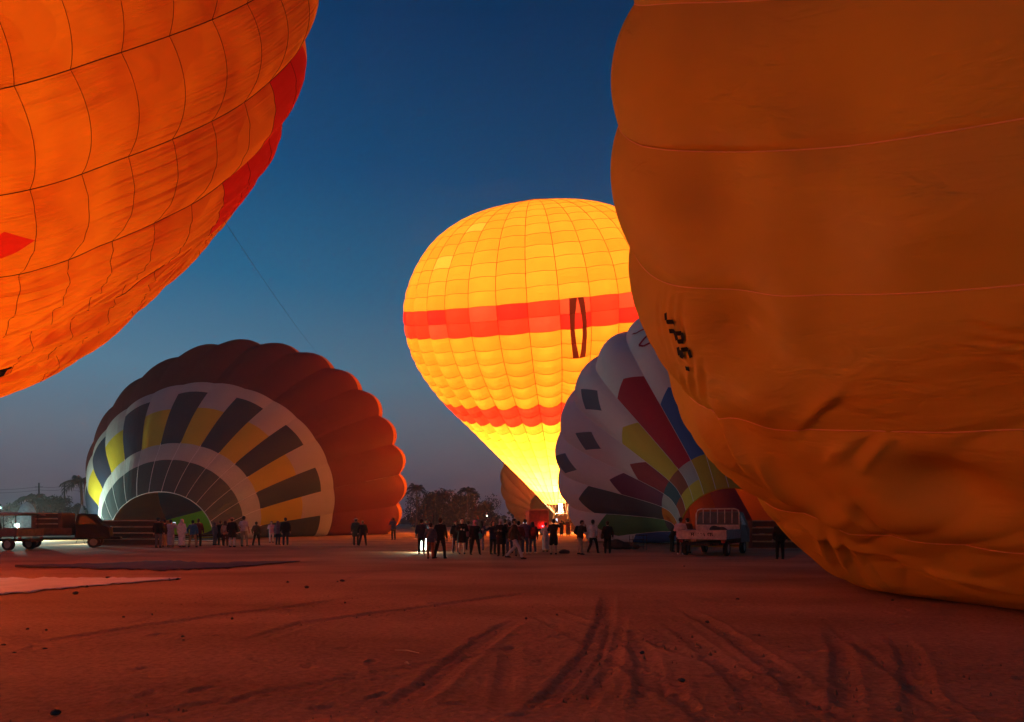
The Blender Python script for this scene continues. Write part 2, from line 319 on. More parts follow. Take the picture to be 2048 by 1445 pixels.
# ------------------------------------------------------------------ glowing yellow balloon
def yellow_balloon():
    d = np.array([-.09058, -.32016, .94302]); s = np.array([.99542, 0, .09561]); u = np.array([-.03061, .94736, .31869])
    A = [0, 2.42, 5.45, 9.08, 12.71, 16.34, 19.97, 22.99, 25.72, 27.83, 29.35, 30.26]; R = [1.5, 3.25, 5.57, 8.35, 11.11, 13.0, 13.61, 13.06, 11.46, 9.17, 5.69, 0]
    n = 32; sB, sb = .5834, .3586; h = (sB-sb)/8
    lo = lambda q: np.interp(q, [0, .15, .35, .55, .65, 1], [.05, .22, .29, .20, .07, .03])
    def rowb(g, sv):
        v = (sv-sb)/h; v = v-np.floor(v); w = g-np.floor(g)
        return np.interp(sv, [0, .1, .3, .55, .7, 1], [0, .01, .03, .03, .015, .01])*(4*v*(1-v))*(4*w*(1-w))
    kf = 1.15; A = [x*kf for x in A]; R = [x*kf for x in R]
    E = Env((4.8512*kf, 75*kf, CZ+(3.8761-CZ)*kf), (d, s, u), (0, 0, 0), A, R, n, 20.29*2*math.pi/28, 1, lo, rowb, ground=False)
    T = empty('hot_air_balloon', (5.58, 86.25, 0)); tag(T, 'glowing yellow hot air balloon with red bands, upright over its burner flame', 'balloon')
    ym = [fabric('yellow nylon '+str(i), c, .5, tc_=t_, wr=.05, wsc=(.7, 3)) for i, (c, t_) in enumerate([((.86, .44, .03), (.95, .47, .045)), ((.84, .41, .03), (.92, .44, .04)), ((.88, .46, .035), (.96, .49, .05))])]
    pale = fabric('pale yellow nylon', (.9, .5, .08), .52, tc_=(.97, .60, .09))
    rm = [fabric('red nylon '+str(i), c, .5, tc_=c, wr=.05, wsc=(.7, 3)) for i, c in enumerate([(.88, .065, .03), (.80, .035, .025), (.90, .11, .06)])]
    sk = fabric('skirt nylon', (.8, .32, .05), .3); sk2 = fabric('skirt band', (.75, .16, .05), .22); slit = fabric('vent lining', (.30, .05, .015), .12)
    rows = [sb+h*k for k in range(-13, 24)]; rows = [r for r in rows if .012 < r < .985]; rows = [0]+rows+[1.0]
    off = np.array([5.58, 86.25, 0])
    cells = []
    rr = random.Random(3)
    for g in range(n):
        for k in range(len(rows)-1):
            s0, s1 = rows[k], rows[k+1]; mid = (s0+s1)/2
            q = (mid-sb)/h
            mat = rr.choice(ym)
            if -2 < q < 0 or 6 < q < 8: mat = rm[rr.choice([0, 0, 1, 2]) if 6 < q < 8 else 0]
            if k == 0: mat = sk
            if k == 1: mat = sk2
            if g == n-3 and .755 < mid < .775: mat = pale
            if g == n-4 and .68 < mid < .70: mat = pale
            if g == 1 and 4 < q < 8:
                yn = lambda x: (x-(sb+4*h))/(4*h)                       # 0 bottom .. 1 top of the vent
                l0 = lambda x: .33-.07*math.sin(math.pi*yn(x)*.8); l1 = lambda x: .53-.13*math.sin(math.pi*min(1, max(0, yn(x))))
                r0 = lambda x: .54+.10*math.sin(math.pi*min(1, max(0, yn(x)))); r1 = lambda x: .75+.05*math.sin(math.pi*yn(x))
                bounds = [None, l0, l1, r0, r1, None]; ms = [mat, slit, mat, slit, mat]
                for i in range(5): cells.append((g, s0, s1, bounds[i], bounds[i+1], ms[i]))
            else: cells.append((g, s0, s1, None, None, mat))
    return E, T, cells, rows, off
# Env.seen works in world space, so envelopes keep world coordinates and their roots stay at the world origin's axes
def finish(E, T, off, fn):
    """build with E in world space under root T placed at off: children get the inverse offset"""
    before = set(bpy.data.objects.keys()); fn()
    for o in [bpy.data.objects[k] for k in bpy.data.objects.keys() if k not in before]:
        if o.parent == T: o.location = Vector(o.location)-Vector(off)
E, T, cells, rows, off = yellow_balloon()
def _y():
    build_envelope(E, T, cells, 5, 3)
    for g in range(E.n):
        if E.seen(g, .3, .5) or E.seen(g-1, .3, .5): seam_line(E, T, np.full(60, g+0.), np.linspace(0, .985, 60), .03, M['tape_orange'], 'load_tape', 4)
    for s0 in rows[1:-1]:
        gs = np.concatenate([np.arange(g, g+1, .2) for g in range(E.n)]+[[E.n-1e-6]]); seam_line(E, T, gs, np.full(len(gs), s0), .018, M['tape_orange'], 'cross_seam', 4)
finish(E, T, off, _y)
# mouth rim to burner: cables, frame, burner cans, flame, basket
YM = E.O.copy()
def burner(root, c, power, up, size=1.0, flame_len=5.0, lamps=3, frac=(.5, .3, .2)):
    steel = M.setdefault('steel', paint('burner steel', (.35, .33, .3), .35, metal=.8)); fl = M.setdefault('flame', glow('burner flame', (1, .78, .40), 60))
    fr = MB(); w2 = .75*size
    for a in (-1, 1):
        fr.tube([(a*w2, -w2, 0), (a*w2, w2, 0)], .035, 6); fr.tube([(-w2, a*w2, 0), (w2, a*w2, 0)], .035, 6)
    o = fr.build('burner_frame', steel, root, loc=c); cans = MB()
    for a in (-.25, .25):
        cans.tube([(a, 0, -.25), (a, 0, .1), (a, 0, .32)], [.14, .17, .15], 12)
    cans.build('burner_can', steel, root, smooth=True, loc=c)
    up = Vector(up).normalized(); pts, rad = [], []
    for i in range(14):
        t = i/13; j = Vector((math.sin(i*1.7)*.06, math.cos(i*2.3)*.06, 0))*t*3; pts.append(Vector(c)+Vector((0, 0, .3))+up*flame_len*t+j)
        rad.append(max(.02, .34*math.sin(math.pi*min(1, .12+.88*t))**.8*(1-.4*t)+.05*math.sin(i*2.1)*(1-t)))
    fm = MB(); fm.tube(pts, rad, 10); fm.build('flame', fl, root, smooth=True)
    for i in range(lamps):
        lamp('burner_light', Vector(c)+up*(1.0+2.6*i), power*frac[i], FLAME, .5, root)
BC = Vector((6.15, 85.8, 2.5))
bb = empty('balloon_basket', (BC.x, BC.y, 0)); tag(bb, 'wicker basket with bright burner frame under the glowing yellow balloon', 'basket')
wick = paint('wicker', (.28, .14, .06), .8, scale=30, bump=.6, bscale=60); leath = paint('basket leather', (.12, .06, .03), .6)
k = MB(); k.box((0, 0, .62), (2.4, 1.7, 1.1)); k.build('woven_body', wick, bb, bevel=.06)
for z in (.05, 1.2): k = MB(); k.box((0, 0, z), (2.52, 1.82, .12)); k.build('rim' if z > 1 else 'base', leath, bb, bevel=.04)
for a in (-1, 1):
    for b in (-1, 1): k = MB(); k.tube([(a*1.1, b*.75, 1.2), (a*.8, b*.78, 2.48)], .03, 6); k.build('upright', leath, bb)
burner(bb, Vector((0, 0, 2.5)), YEL_POWER, E.d, 1.1, 4.6, 4, (.024, .19, .36, .43))
for i in range(12):
    g = i*E.n/12; p = E.P(g, 0.003); a = Vector(p)-Vector((BC.x, BC.y, 0)); q = Vector((math.copysign(.8, a.x), math.copysign(.8, a.y-0.2), 2.5))
    k = MB(); k.tube([a, q], .022, 4); k.build('cable', leath, bb)

# ------------------------------------------------------------------ near left balloon (orange, lit from inside)
def left_balloon():
    A = [0.0, 2.01, 4.52, 7.54, 10.55, 13.57, 16.58, 19.09, 21.35, 23.11, 24.37, 25.12]; R = [1.25, 1.71, 2.86, 7.17, 11.16, 12.41, 12.82, 12.25, 10.86, 8.14, 5.02, 0.0]
    n = 27; h = .0365; r0 = .411
    f1 = snoise(21, 1, 7); f2 = snoise(22, 1, 7)
    lo = lambda q: .13+0*q
    def fold(g, sv):
        a = np.clip((g-1.7)/1.6, 0, 1)*np.clip((9-g)/2, 0, 1); u = g*2.9; v = sv*38.5
        return a*(.48*(np.abs(f1(u*4.5-v*.9, v*.22))**.7-.4)+.14*f2(u*11-v*2.2, v*.4))+.05*f2(u*6-v*1.2, v*.3)*np.clip((g-.6), 0, 1)*np.clip((9-g)/2, 0, 1)
    E = Env((-21.7916, 6.3517, 2.5351), frame_of(-.7178, .7237), (3.554, 0, .3833), A, R, n, .317, -1, lo, None, ground=False, fold=fold)
    T = empty('hot_air_balloon'); tag(T, 'orange balloon lit from inside, dark seams and red stripe, tilted above the sand', 'balloon')
    om = [fabric('orange nylon '+str(i), c, .5, tc_=t, wr=.26, wsc=(3.0, .16), rot=.28) for i, (c, t) in enumerate([((.86, .26, .02), (.94, .325, .009)), ((.84, .245, .02), (.93, .31, .008))])]
    red = fabric('scarlet nylon', (.75, .03, .015), .5, tc_=(.80, .035, .012), wr=.05, wsc=(3, .3), rot=.25)
    yel = fabric('amber nylon', (.9, .45, .05), .5, tc_=(.95, .46, .03)); blk = fabric('black nylon', (.02, .012, .01), .15)
    rows = [r0+h*k for k in range(-11, 16)]; rows = [r for r in rows if .01 < r < .98]; rows = [0]+rows+[1.0]
    cells = []; rr = random.Random(1)
    k0 = min(range(len(rows)), key=lambda i: abs(rows[i]-r0))
    for g in range(n):
        for k in range(len(rows)-1):
            s0, s1 = rows[k], rows[k+1]; mid = (s0+s1)/2; mat = om[rr.randint(0, 1)]; kk = k-k0
            if (g == 1 and .60 < s0 < .68) or (g == 2 and .56 < s0 < .68): mat = red
            dia = None
            if g == n-1 and kk == -1: dia = (yel, s0, s1)
            if g == 1 and kk == -1: dia = (red, s0, s1)
            if g == 3 and kk in (-1, 0): dia = (blk, s0, s1)
            if dia:
                m_, a, b = dia; half = lambda x, a=a, b=b, q_=(.16 if m_ is not blk else .3): q_*(1-abs((x-a)/(b-a)*2-1))
                lo_ = lambda x, f=half: .5-f(x); hi_ = lambda x, f=half: .5+f(x)
                if m_ is blk: lo_ = lambda x, a=a, b=b: .50+.12*abs((x-a)/(b-a)-.6); hi_ = lambda x, a=a, b=b: .50 + .12*abs((x-a)/(b-a)-.6)+ (.34 if .12 < (x-a)/(b-a) < .88 else .02)
                cells += [(g, s0, s1, None, lo_, om[0]), (g, s0, s1, lo_, hi_, m_), (g, s0, s1, hi_, None, om[0])]
            else: cells.append((g, s0, s1, None, None, mat))
    build_envelope(E, T, cells, 26, 14)
    for g in range(n):
        if E.seen(g, .3, .6) or E.seen((g-1) % n, .3, .6): seam_line(E, T, np.full(160, g+0.), np.linspace(.0, .98, 160), .015, M['tape_dark'], 'load_tape', 5)
    for s0 in rows[1:-1]:
        for g in range(-2, 6):
            if E.seen(g % n, s0-.01, s0+.01): gs = np.linspace(g+.0, g+.999, 22)+(n if g < 0 else 0); seam_line(E, T, gs, np.full(22, s0), .0085, M['tape_dark'], 'cross_seam', 4)
    c = Vector(E.O)+Vector(E.d)*-.6
    for i, (t, f) in enumerate(((2.5, .15), (6.5, .35), (10.5, .5))):
        lamp('burner_light', Vector(E.O)+Vector(E.d)*t+Vector(E.bend)*t*t+Vector((0, 0, -.22*t)), LEFT_POWER*f, FLAME, .6, T)
    return E, T
EL, TL = left_balloon()

# ------------------------------------------------------------------ near right balloon (amber, slack, resting on the sand)
def right_balloon():
    A = [0.0, 1.74, 3.91, 6.51, 9.11, 11.72, 14.32, 16.49, 18.44, 19.96, 21.05, 21.7]; R = [1.2, 2.75, 6.82, 8.69, 10.2, 11.8, 12.45, 12.5, 11.56, 8.79, 5.48, 0.0]
    n = 26; f1 = snoise(31, 1, 8); f2 = snoise(32, 1, 8); f3 = snoise(33, 1, 6)
    def fold(g, sv):
        gg = np.where(g > 20, g-26, g); a = np.clip((gg-.9)/1.5, 0, 1)*np.clip((8-gg)/2, 0, 1); b = np.clip((gg+1.5)/2, 0, 1); u = g*3.0; v = sv*35.5
        return a*(.30*f1(u*1.3+v*.7, v*.5-u*.3)+.09*(np.abs(f2(u*3.0-v*2.0, v*1.5+u*.6))**.7))+b*.17*f3(u*.6, v*.6)
    CR = [(1.95, .3725, 1.71, .3334, .13, .10), (2.01, .3715, 1.79, .3334, .10, -.09), (1.90, .365, 1.66, .330, .09, .06), (2.27, .3584, 2.07, .3454, .10, .08), (2.31, .3374, 1.97, .3224, .09, .09), (2.27, .3434, 2.03, .3304, .09, -.08),
          (2.24, .350, 2.05, .338, .08, .07), (2.55, .3664, 2.97, .3674, .16, .12), (2.60, .358, 2.96, .36, .12, -.09), (2.03, .4876, 2.53, .4386, .22, .20), (2.25, .4205, 2.81, .4145, .18, .17), (1.85, .4346, 2.67, .4295, .20, .22), (2.0, .447, 2.75, .437, .16, -.16),
          (3.19, .4095, 3.69, .4245, .14, .17), (3.15, .4165, 3.61, .4285, .12, -.15), (3.1, .4225, 3.6, .433, .12, .14), (3.05, .401, 3.62, .417, .13, -.12), (3.3, .40, 3.75, .41, .10, .12), (3.11, .4356, 3.31, .3694, .16, .15), (3.31, .3694, 3.47, .3093, .14, .13), (3.4, .40, 3.55, .33, .10, -.10),
          (1.09, .2733, 1.30, .245, .07, .04), (1.15, .2733, 1.36, .245, .07, -.04), (1.21, .2733, 1.42, .245, .07, .04), (1.27, .272, 1.48, .245, .07, -.04), (1.34, .272, 1.55, .245, .07, .04), (1.45, .272, 1.66, .245, .08, .05)]
    CR += [(1.06, .440+.0045*i, 1.62+.05*math.sin(i*2.1), .446+.005*i, .045, .045*(1 if i % 2 else -1)) for i in range(8)] + [(1.5+.03*i, .436+.006*i, 1.95, .445+.006*i, .05, .05*(1 if i % 2 else -1)) for i in range(7)]
    DN = [(1.33, .4015, .9, -.42), (2.41, .3144, .7, -.30), (2.49, .2993, .6, -.30), (.31, .3955, 1.1, -.40), (-.30, .3244, 1.3, -.40), (1.15, .3594, .7, .18), (1.75, .39, .8, .30), (2.7, .345, .9, .25), (2.9, .39, .7, .22), (.6, .33, 1.0, -.25), (.5, .28, .9, .2)]
    base_fold = fold
    def fold(g, sv):
        q = base_fold(g, sv); gg = np.where(g > 20, g-26, g); u = gg*3.0; v = sv*35.5
        for g0, s0, g1, s1, wd, am_ in CR:
            a0, b0, a1, b1 = g0*3, s0*35.5, g1*3, s1*35.5; L = math.hypot(a1-a0, b1-b0); du, dv = (a1-a0)/L, (b1-b0)/L
            t = (u-a0)*du+(v-b0)*dv; d = np.abs((u-a0)*-dv+(v-b0)*du+.12*np.sin(t*2.3+g0*9)); tt = np.clip(t/L, 0, 1); fall = np.exp(-(np.maximum(0, np.maximum(-t, t-L))/.15)**2)
            q = q+am_*np.exp(-(d/wd)**1.4)*np.sin(np.pi*(.08+.84*tt))*fall
        for g0, s0, rd, am_ in DN: q = q+am_*np.exp(-((u-g0*3)**2+(v-s0*35.5)**2)/rd**2)
        return q
    E = Env((13.9378, 2.9162, 5.1615), frame_of(-.0033, .1434), (.5756, 0, 2.0385), A, R, n, 3.1525, 1, lambda q: np.interp(q, [0, .38, .5, 1], [.04, .045, .105, .12]), None, ground=True, fold=fold)
    T = empty('hot_air_balloon'); tag(T, 'huge plain amber balloon, slack at the bottom, resting on sand beside white pickup', 'balloon')
    am = [fabric('amber nylon '+str(i), c, .28, wr=.10, wsc=(2.8, .9), rot=.6) for i, c in enumerate([(.74, .40, .035), (.72, .385, .03)])]
    bl = fabric('black print', (.02, .015, .01), .1)
    cells = []
    rows = [0, .1, .2, .3, .4, .5, .6, .7, .8, .9, 1]
    for g in range(n):
        for k in range(10): cells.append((g, rows[k], rows[k+1], None, None, am[g % 2]))
    build_envelope(E, T, cells, 44, 48)
    for g in range(n):
        if g < 6 or g > 22: seam_line(E, T, np.full(140, g+0.), np.linspace(.0, .98, 140), .013, M['tape_pale'], 'load_tape', 5)
    gl = []
    for i, L in enumerate([[(0, 0), (.5, 0), (.5, 1)], [(0, 0), (0, 1), (.6, 1), (.6, .5), (0, .5)], [(0, 0), (.6, 0), (.6, .5), (0, .5), (0, 1), (.6, 1)], [(.3, 0), (.3, .3)]]):
        gl += [[(1.22+.12*i+.10*x, .463-.004*i-.012*y) for x, y in L]]
    strokes(E, T, gl, .10, bl, 'lettering', .03)
    
    return E, T
ER, TR = right_balloon()

# ------------------------------------------------------------------ lying red balloon with striped skirt
def red_balloon():
    A = [0, 4.21, 6.62, 10.5, 14.59, 18.3, 21.57, 24.0, 26.5, 29, 31, 32]; R = [3.66, 5.43, 6.47, 8.9, 11.25, 13.5, 15.06, 15.1, 13.6, 9.9, 5, 0]
    n = 26; f1 = snoise(41, 1, 7)
    lo = lambda q: np.interp(q, [0, .16, .36, .5, .55, .6, 1], [.01, .03, .04, .06, .10, .22, .30])
    fold = lambda g, sv: .14*f1(g*2.2+sv*3, sv*9)*np.clip((sv-.35)/.2, 0, 1)
    E = Env((-27.507, 53.784, .307), frame_of(-.312, .269), (1.28, 0, -.201), A, R, n, .45*2*math.pi/26, 1, lo, None, True, fold)
    T = empty('hot_air_balloon', (0, 0, 0)); tag(T, 'half inflated dark red balloon lying down, navy and yellow sunburst round its mouth', 'balloon')
    C = dict(red=(.105, .011, .011), orange=(.48, .15, .025), white=(.50, .47, .43), navy=(.03, .04, .07), yel=(.60, .43, .03), dark=(.06, .075, .08), lime=(.62, .78, .02), green=(.55, .70, .52))
    m = {k_: fabric('balloon '+k_, c, .35, wr=.05, wsc=(2, .4)) for k_, c in C.items()}
    m['orange'] = fabric('balloon orange', C['orange'], .06, wr=.10, wsc=(2, .4)); m['red'] = fabric('balloon red', C['red'], .05, wr=.10, wsc=(2, .4)); m['lime'] = fabric('balloon lime', C['lime'], .75); m['green'] = fabric('balloon pale green', C['green'], .75)
    rows = [0, .05, .102, .1607, .275, .332, .3684, .44, .52, .585, .68, .76, .84, .92, 1]; cells = []
    for g in range(n):
        for k in range(len(rows)-1):
            s0, s1 = rows[k], rows[k+1]
            col = ['dark', 'dark', 'white', None, None, 'white'][k] if k < 6 else 'red'
            if k == 3: col = 'navy' if g % 2 == 0 else 'yel'
            if k == 4: col = 'navy' if g % 2 == 0 else 'white'
            if k in (8, 9): col = 'orange' if k == 9 else 'red'
            if k >= 10: col = ['lime', 'red', 'green', 'dark', 'dark', 'lime', 'dark'][(g+k//2) % 7]
            cells.append((g, s0, s1, None, None, m[col]))
    build_envelope(E, T, cells, 8, 6)
    for g in range(n):
        if E.seen(g, .05, .15) or E.seen((g-1) % n, .05, .15): seam_line(E, T, np.full(40, g+0.), np.linspace(.0, .165, 40), .018, M['tape_white'], 'load_tape', 4)
    gs = np.concatenate([np.arange(g, g+1, .25) for g in range(n)]+[[n-1e-6]]); seam_line(E, T, gs, np.full(len(gs), 0.), .028, M['tape_white'], 'mouth_rim', 5)
    return E, T
EB, TB = red_balloon()

# ------------------------------------------------------------------ lying white balloon with coloured arrows
def white_balloon():
    A = [0, 2, 3.66, 6, 8, 10, 12.6, 16, 20, 24, 26, 26.7]; R = [2.8, 3.0, 3.77, 6.6, 9.3, 10.8, 10.9, 10.4, 9.2, 6.5, 3, 0]; n = 24
    E = Env((12.931, 40.859, 1.014), frame_of(.164, .474), (-.16, 0, .006), A, R, n, 2.139, 1, lambda q: np.interp(q, [0, .1, .25, .4, 1], [.01, .03, .08, .16, .16]), None, True)
    T = empty('hot_air_balloon'); tag(T, 'white hot air balloon lying behind the pickup, coloured arrow panels fanning from its mouth', 'balloon')
    C = dict(white=(.68, .65, .61), red=(.42, .022, .045), blue=(.03, .12, .34), yel=(.62, .50, .06), maroon=(.30, .05, .06), purple=(.16, .05, .10), grey=(.07, .08, .09),
             green=(.07, .22, .09), navy=(.03, .04, .14), orange=(.62, .20, .03), slate=(.12, .15, .19), teal=(.06, .12, .14), brown=(.32, .10, .05), olive=(.46, .34, .03), lead=(.40, .40, .36))
    m = {k_: fabric('balloon '+k_+' cloth', c, .3, wr=.04, wsc=(2, .4)) for k_, c in C.items()}
    m['bright orange'] = fabric('thin orange cloth', (.85, .24, .02), .6); m['bright red'] = fabric('thin red cloth', (.7, .02, .015), .6)
    arrows = {0: ('red', .290, .308), 1: ('yel', .226, .242), 2: ('maroon', .165, .192), 3: ('purple', .200, .228), 4: ('grey', .282, .31), 5: ('green', .250, .288), 6: ('blue', .20, .23),
              23: ('blue', .226, .247), 22: ('navy', .20, .23), 21: ('green', .2, .23), 20: ('red', .25, .28), 19: ('yel', .22, .24)}
    row0 = {0: 'yel', 1: 'yel', 2: 'brown', 3: 'lead', 4: 'orange', 5: 'grey', 6: 'blue', 23: 'olive', 22: 'olive', 21: 'olive'}
    row1 = {0: 'lead', 1: 'brown', 2: 'teal', 3: 'lead', 4: 'orange', 5: 'grey', 6: 'blue', 23: 'olive', 22: 'olive', 21: 'olive'}
    dia = {1: (.333, .036), 2: (.295, .034), 3: (.347, .04)}
    cells = []
    for g in range(n):
        cells.append((g, 0, .055, None, None, m[row0.get(g, 'brown')])); cells.append((g, .055, .105, None, None, m[row1.get(g, 'olive')]))
        s = .105
        if g in arrows:
            c, sh, ap = arrows[g]; cells.append((g, s, sh, None, None, m[c]))
            lo = lambda x, a=sh, b=ap: .5*(x-a)/(b-a); hi = lambda x, a=sh, b=ap: 1-.5*(x-a)/(b-a)
            cells += [(g, sh, ap, None, lo, m['white']), (g, sh, ap, lo, hi, m[c]), (g, sh, ap, hi, None, m['white'])]; s = ap
        if g in dia:
            c0, hh = dia[g]; cells.append((g, s, c0-hh, None, None, m['white']))
            for a, b in ((c0-hh, c0), (c0, c0+hh)):
                f = lambda x, c_=c0, h_=hh: .30*(1-abs(x-c_)/h_); lo = lambda x, f_=f: .55-f_(x); hi = lambda x, f_=f: .55+f_(x)
                cells += [(g, a, b, None, lo, m['white']), (g, a, b, lo, hi, m['slate']), (g, a, b, hi, None, m['white'])]
            s = c0+hh
        b = [.36, .45, .54, .63, .72, .81, .9, 1.0]; ks = [s]+[x for x in b if x > s+.02]
        for a, c in zip(ks[:-1], ks[1:]):
            col = 'white'
            if a > .5: col = {12: 'bright orange', 13: 'bright orange', 14: 'bright red', 15: 'bright red', 11: 'purple'}.get(g, 'brown')
            cells.append((g, a, c, None, None, m[col]))
    build_envelope(E, T, cells, 8, 7)
    for g in range(n):
        if g < 8 or g > 17: seam_line(E, T, np.full(60, g+0.), np.linspace(.0, .6, 60), .013, M['tape_white'], 'load_tape', 4)
    gs = np.concatenate([np.arange(g, g+1, .25) for g in range(n)]+[[n-1e-6]]); seam_line(E, T, gs, np.full(len(gs), 0.), .04, m['olive'], 'mouth_rim', 5)
    inkr = fabric('crimson print', (.30, .015, .03), .1)
    L = [(.05, .385), (-.02, .377), (-.20, .374), (-.40, .376), (-.46, .371), (-.36, .364), (-.12, .357), (.02, .352), (-.05, .346), (-.25, .345), (-.55, .352), (-.7, .36)]
    strokes(E, T, [[(24+(g+.3)*1.35-.68, .362+(s_-.362)*1.3) for g, s_ in L]], .15, inkr, 'lettering', .03)
    return E, T
EW, TW = white_balloon()

# ------------------------------------------------------------------ far dim balloon behind the flame
def far_balloon():
    A = [0, 2, 5, 8, 11, 14, 17, 20, 22.5, 24.5, 26, 26.6]; R = [2.5, 3.6, 5.4, 7.2, 8.6, 9.5, 9.8, 9.3, 8.0, 6.2, 3.6, 0]; n = 20
    E = Env((5.4, 110, 3.8), frame_of(.15, .32), (0, 0, 0), A, R, n, 0, 1, lambda q: .12+0*q, None, True)
    T = empty('hot_air_balloon'); tag(T, 'distant tan balloon half inflated behind the truck with the red tail lamp', 'balloon')
    t = fabric('tan nylon', (.62, .27, .06), .3)
    build_envelope(E, T, [(g, k/8, (k+1)/8, None, None, t) for g in range(n) for k in range(8)], 5, 4)
    return E, T
EF, TF = far_balloon()
for e_, t_ in ((EL, TL), (ER, TR), (EB, TB), (EW, TW), (EF, TF)):      # each thing's origin sits on the ground under its mouth
    b_ = Vector((e_.O[0], e_.O[1], 0)); t_.location = b_
    for c_ in bpy.data.objects:
        if c_.parent == t_: c_.location = Vector(c_.location)-b_

# ------------------------------------------------------------------ people
def evaluated(mb, voxel, smooth_it=3):
    me = mb.mesh('tmp'); o = bpy.data.objects.new('tmp', me); COL.objects.link(o)
    r = o.modifiers.new('r', 'REMESH'); r.mode = 'VOXEL'; r.voxel_size = voxel; r.use_smooth_shade = True
    sm = o.modifiers.new('s', 'SMOOTH'); sm.factor = .5; sm.iterations = smooth_it
    dg = bpy.context.evaluated_depsgraph_get(); out = bpy.data.meshes.new_from_object(o.evaluated_get(dg), depsgraph=dg)
    bpy.data.objects.remove(o); bpy.data.meshes.remove(me); out.materials.clear()
    out.polygons.foreach_set('use_smooth', [True]*len(out.polygons)); return out
def V(*a): return Vector(a)
# poses: figures face -Y; arm = (elbow, hand) for left (+x) and right (-x); leg = (knee, ankle, toe direction)
def pose(la=None, ra=None, ll=None, rl=None, tilt=0, head=(0, 0), grip=0):
    P = dict(tilt=tilt, head=head, grip=grip)
    P['arms'] = [la or (V(.255, .03, 1.13), V(.265, -.03, .88)), ra or (V(-.255, .03, 1.13), V(-.265, -.03, .88))]
    P['legs'] = [ll or (V(.105, -.015, .50), V(.11, .03, .09)), rl or (V(-.105, -.015, .50), V(-.11, .03, .09))]
    return P
POSES = {
 'stand': pose(), 'stand_b': pose(la=(V(.25, .06, 1.14), V(.22, -.10, .93)), rl=(V(-.13, -.03, .5), V(-.16, -.02, .09))),
 'phone': pose(la=(V(.24, -.18, 1.22), V(.07, -.34, 1.46)), ra=(V(-.24, -.18, 1.22), V(-.07, -.34, 1.46)), grip=1),
 'chest': pose(la=(V(.25, -.02, 1.14), V(.09, -.27, 1.17)), ra=(V(-.25, -.02, 1.14), V(-.08, -.27, 1.19)), head=(.25, 0), grip=1),
 'stride': pose(la=(V(.26, -.07, 1.14), V(.25, -.22, .95)), ra=(V(-.26, .13, 1.15), V(-.26, .16, .9)), ll=(V(.10, .02, .50), V(.10, .36, .13)), rl=(V(-.10, -.20, .52), V(-.10, -.34, .09))),
 'wide': pose(la=(V(.30, .03, 1.14), V(.31, -.07, .90)), ll=(V(.17, -.02, .50), V(.24, .03, .09)), rl=(V(-.15, -.03, .50), V(-.20, .03, .09))),
 'point': pose(ra=(V(-.40, -.12, 1.28), V(-.64, -.26, 1.30)), grip=1),
 'hips': pose(la=(V(.38, .04, 1.16), V(.20, -.06, 1.0)), ra=(V(-.38, .04, 1.16), V(-.20, -.06, 1.0)), ll=(V(.13, -.02, .50), V(.15, .03, .09))),
 'carry': pose(la=(V(.27, -.12, 1.20), V(.16, -.12, 1.44)), tilt=.12, head=(.2, .2), ll=(V(.10, .05, .5), V(.10, .16, .10)), rl=(V(-.10, -.08, .5), V(-.10, -.08, .09)), grip=1),
 'lean': pose(la=(V(.24, -.22, 1.16), V(.18, -.46, 1.05)), ra=(V(-.24, -.22, 1.16), V(-.18, -.46, 1.05)), tilt=.42, grip=1),
 'raise': pose(ra=(V(-.32, -.14, 1.34), V(-.16, -.22, 1.58)), la=(V(.25, -.05, 1.13), V(.20, -.24, 1.10)), head=(-.15, 0), grip=1),
}
def pose_upper(P):
    Mx = Matrix.Rotation(P['tilt'], 3, 'X'); c = V(0, 0, .95)
    return lambda p: Mx @ (Vector(p)-c)+c
def torso(mb, U, g, z0=.86, z1=1.46, flare=0):
    prof = [(.80, .155, .115), (.88, .172, .125), (.98, .158, .112), (1.08, .150, .105), (1.20, .172, .118), (1.32, .192, .122), (1.40, .185, .108), (1.455, .10, .078)]
    R = []
    for z, a, b in prof:
        if z < z0-.01 or z > z1+.01: continue
        R.append([U((math.cos(t)*(a+g), math.sin(t)*(b+g)+.012, z)) for t in np.linspace(0, 2*math.pi, 16, endpoint=False)])
    mb.rings(R)
def cone(mb, p, q, a, b, n=10):
    p, q = Vector(p), Vector(q); mb.tube([p, p.lerp(q, .33), p.lerp(q, .66), q], [a, a*.67+b*.33, a*.33+b*.67, b], n); mb.ball(p, a, 8, 6); mb.ball(q, b, 8, 6)
CACHE = {}
